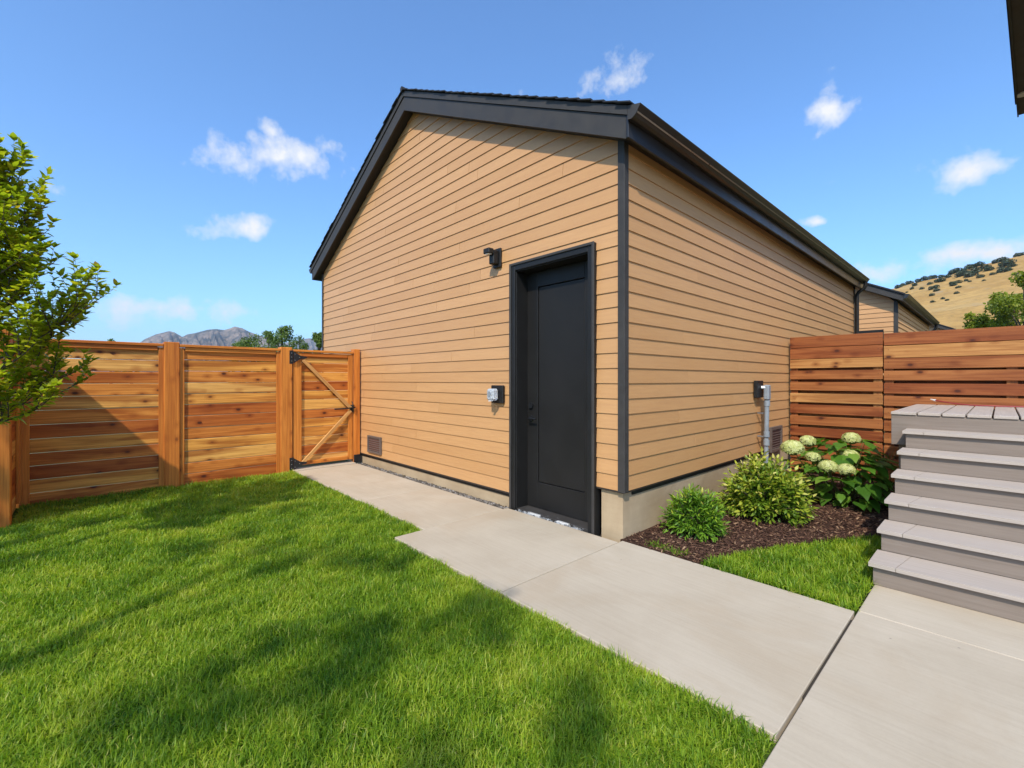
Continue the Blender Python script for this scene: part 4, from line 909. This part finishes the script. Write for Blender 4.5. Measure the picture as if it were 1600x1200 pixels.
def scrub():
    rg = np.random.default_rng(77); ms = []
    for i in range(5): ms.append(np_to_mesh('juniper_bush', *blobmesh('b', rg, 420, 1.0, .34, M['scrub'], .85), M['scrub']))
    # picture spots of the bushes (u, v, size in px) cast onto the hillside
    sp = [(1404, 450, 9), (1412, 447, 9), (1421, 444, 10), (1430, 447, 8), (1436, 441, 10), (1446, 438, 11), (1454, 445, 8), (1458, 434, 11), (1466, 441, 9), (1472, 430, 10), (1472, 440, 10), (1482, 434, 9), (1488, 444, 8), (1491, 427, 12), (1498, 424, 13), (1502, 432, 13), (1509, 428, 16), (1516, 420, 13), (1519, 432, 15), (1526, 426, 14), (1531, 416, 12), (1525, 414, 9), (1532, 434, 9),
          (1463, 450, 8), (1456, 452, 9), (1464, 456, 8), (1490, 446, 10), (1497, 443, 9), (1498, 451, 7), (1456, 462, 7), (1495, 460, 7), (1510, 440, 7), (1540, 419, 11), (1546, 424, 11), (1551, 430, 8), (1556, 411, 10), (1561, 427, 8), (1566, 409, 13), (1571, 416, 15), (1577, 413, 14), (1566, 424, 12), (1574, 424, 13), (1582, 418, 10), (1586, 430, 8), (1590, 400, 10), (1597, 397, 9), (1473, 468, 6), (1480, 470, 5), (1457, 473, 6), (1440, 452, 6), (1425, 452, 6), (1535, 405, 4), (1484, 420, 5), (1417, 458, 4), (1537, 440, 5), (1515, 441, 5)]
    for i, (u, v, s) in enumerate(sp):
        d = ray(u, v); best = None
        for k in range(60, 700):
            q = CAM + d * (k * 1.0); hz = float(hill_z(np.array([q.x]), np.array([q.y]))[0])
            if q.z <= hz and q.y > 62: best = (q, k); break
        if best is None:
            bk = min(range(200, 420, 4), key=lambda k: (CAM + d * k).z - float(hill_z(np.array([(CAM + d * k).x]), np.array([(CAM + d * k).y]))[0])); q = CAM + d * bk; best = (q, bk)
        q, k = best; o = bpy.data.objects.new('juniper_bush', ms[i % 5]); sc = s * k / FOC * .48
        z = float(hill_z(np.array([q.x]), np.array([q.y]))[0]); o.location = (q.x, q.y, z - sc * .3); o.scale = (sc * 1.15, sc * 1.15, sc * .95); o.rotation_euler = (0, 0, i * 1.3)
        link(o, None, 'dark green juniper bush scattered over the golden hillside', 'bush', 'junipers on the hillside')
scrub()
def mountains():
    def mk(name, sil, dist, back, front, seed, mat):
        us = np.linspace(sil[0][0], sil[-1][0], 260); vs = np.interp(us, [s[0] for s in sil], [s[1] for s in sil])
        ts = np.concatenate([np.linspace(0, 1, 60), np.linspace(1, 1.8, 20)[1:]]); V = []
        for t in ts:
            dep = dist - front * (1 - t) if t <= 1 else dist + back * (t - 1)
            base = np.array([CAM + (RGT * ((u - 800) / FOC) + FWD) * dep for u in us]); crest = 1.36 + (HOR - vs) / FOC * dist
            wob = (fbm(us * 6, np.full_like(us, t * 260.), seed, 90) - .5); rid = 1 - np.abs(fbm(us * 9 + t * 200, np.full_like(us, t * 120.), seed + 9, 100, 5) * 2 - 1)
            p = t ** 1.15 if t <= 1 else max(0, 1 - (t - 1) * 1.1)
            z = crest * p + (rid - .75) * crest.max() * .5 * (p * (1 - p) * 3.2) + wob * 4 * p * (0 if t == 1 else 1)
            V.append(np.stack([base[:, 0], base[:, 1], np.where(t <= 1, np.minimum(z, 1e9), z) - 2], 1))
        V = np.concatenate(V); nx = len(us); i = np.arange((len(ts) - 1) * (nx - 1)); r, c_ = i // (nx - 1), i % (nx - 1)
        F = np.stack([r * nx + c_, r * nx + c_ + 1, (r + 1) * nx + c_ + 1, (r + 1) * nx + c_], 1); npmesh(name, V, F, mat, kind='structure')
    n = NT('mountain_rock'); co = n.coord('Object'); a = n.noise(co, .012, 8, .65, 1.0); b = n.noise(co, .05, 6, .6)
    c = n.mix(n.ramp(a, [(.42, 0.), (.60, 1.)]), (.040, .042, .035), (.30, .215, .155)); c = n.mix(n.ramp(b, [(.4, .5), (.6, 0.)]), c, (.06, .062, .055)); m = n.fin(c, .95, .1)
    mk('mountain', [(60, 575), (130, 560), (190, 547), (212, 540), (225, 530), (243, 522), (255, 519), (265, 516.5), (273, 519), (285, 526), (292, 522), (304, 520), (325, 514.5), (338, 513.5), (350, 515), (358, 513), (367, 509.5), (378, 512), (390, 518), (404, 523), (418, 527), (440, 534), (470, 548), (520, 570)], 2300, 900, 900, 90, m)
    mk('mountain_far', [(380, 560), (420, 546), (450, 534), (470, 530), (484, 528), (500, 531), (530, 540), (600, 560), (700, 580)], 3800, 900, 900, 130, m)
mountains()
def bg_tree(name, u, vtop, vbase, depth, wpx, label, mat, seed, n=2600, leaf=.16):
    rg = np.random.default_rng(seed); top = at(u, vtop, depth); g = at(u, vbase, depth); h = top.z; r = wpx / 2 * depth / FOC
    b = Vector((top.x, top.y, 0)); t = empty(name, (b.x, b.y, -.1), label=label, cat='tree', group='trees beyond the fences')
    V, F = tube_data([(0, 0, -.2), (.05, 0, h * .5), (0, 0, h * .93)], [.16, .1, .02], 7); parts = [(V, F)]
    hc = h - g.z if g.z > 0 else h * .7; hc = max(hc, h * .45)
    Ps = []
    for i in range(15):
        a = i * 2.4; s = rg.uniform(.1, 1); e = Vector((math.cos(a) * r * .8 * (1.05 - s * .75), math.sin(a) * r * .8 * (1.05 - s * .75), h - hc + hc * s * .97)); Ps.append(e)
        parts.append(tube_data([(0, 0, e.z * .7), tuple(e * .6 + Vector((0, 0, e.z * .36))), tuple(e)], [.04, .025, .008], 5, False))
    Ps.append(Vector((0, 0, h - .12 * hc)))
    Vv, Ff = merge([([Vector(v) for v in p[0]], p[1]) for p in parts]); meshobj('trunk', Vv, Ff, M['bark'], parent=t, smooth=True)
    C = np.array([tuple(p) for p in Ps]); k = rg.integers(0, len(C), n); rad = np.minimum(r, hc) * .38; rel = C[k][:, 2] / h
    P = C[k] + rdir(rg, n) * (rg.random((n, 1)) ** .45) * rad * (1.15 - .5 * rel)[:, None]; P[:, 2] = np.minimum(P[:, 2], h)
    V, F = leaves_np(P, rdir(rg, n) + np.array([0, 0, -.2]), rdir(rg, n) + np.array([0, 0, .6]), rg.uniform(.7, 1.3, n) * leaf, rg.uniform(.45, .7, n) * leaf, rg)
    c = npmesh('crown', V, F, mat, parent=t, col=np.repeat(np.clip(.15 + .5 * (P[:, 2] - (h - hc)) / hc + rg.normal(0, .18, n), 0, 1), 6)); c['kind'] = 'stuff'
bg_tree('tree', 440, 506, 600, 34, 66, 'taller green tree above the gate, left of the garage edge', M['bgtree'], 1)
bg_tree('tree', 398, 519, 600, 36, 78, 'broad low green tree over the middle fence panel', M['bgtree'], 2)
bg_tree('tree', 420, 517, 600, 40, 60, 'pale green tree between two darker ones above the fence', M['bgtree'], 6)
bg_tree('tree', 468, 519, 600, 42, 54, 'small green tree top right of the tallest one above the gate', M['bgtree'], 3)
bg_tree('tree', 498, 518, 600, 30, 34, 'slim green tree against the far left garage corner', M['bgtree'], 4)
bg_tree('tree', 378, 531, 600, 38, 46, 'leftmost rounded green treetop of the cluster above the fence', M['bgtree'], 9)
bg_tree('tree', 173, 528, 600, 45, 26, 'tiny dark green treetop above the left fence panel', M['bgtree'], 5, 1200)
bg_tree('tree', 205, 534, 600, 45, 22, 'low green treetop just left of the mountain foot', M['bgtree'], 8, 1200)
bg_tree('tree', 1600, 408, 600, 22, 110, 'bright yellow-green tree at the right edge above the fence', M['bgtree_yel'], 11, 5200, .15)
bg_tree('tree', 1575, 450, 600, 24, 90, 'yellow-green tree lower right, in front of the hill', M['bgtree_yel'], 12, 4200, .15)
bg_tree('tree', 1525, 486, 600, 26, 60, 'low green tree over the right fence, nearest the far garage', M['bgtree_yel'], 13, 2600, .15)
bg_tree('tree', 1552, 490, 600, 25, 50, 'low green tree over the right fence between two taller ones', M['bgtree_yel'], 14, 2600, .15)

# ------------------------------------------------------------------ air
hz = box('haze', (-5200, -5200, -8), (5200, 5200, 430), M['soil'], None, bev=0, kind='stuff', label='thin blue summer haze in the air before the mountains', cat='haze')
hz.data = hz.data.copy(); hz.data.materials.clear()
hm = bpy.data.materials.new('haze_air'); hm.use_nodes = True; hm.node_tree.nodes.clear()
ho = hm.node_tree.nodes.new('ShaderNodeOutputMaterial'); hv = hm.node_tree.nodes.new('ShaderNodeVolumePrincipled')
hv.inputs['Color'].default_value = (.80, .88, 1.0, 1); hv.inputs['Density'].default_value = 0.00013; hv.inputs['Anisotropy'].default_value = 0.2
hm.node_tree.links.new(hv.outputs[0], ho.inputs['Volume']); hz.data.materials.append(hm)
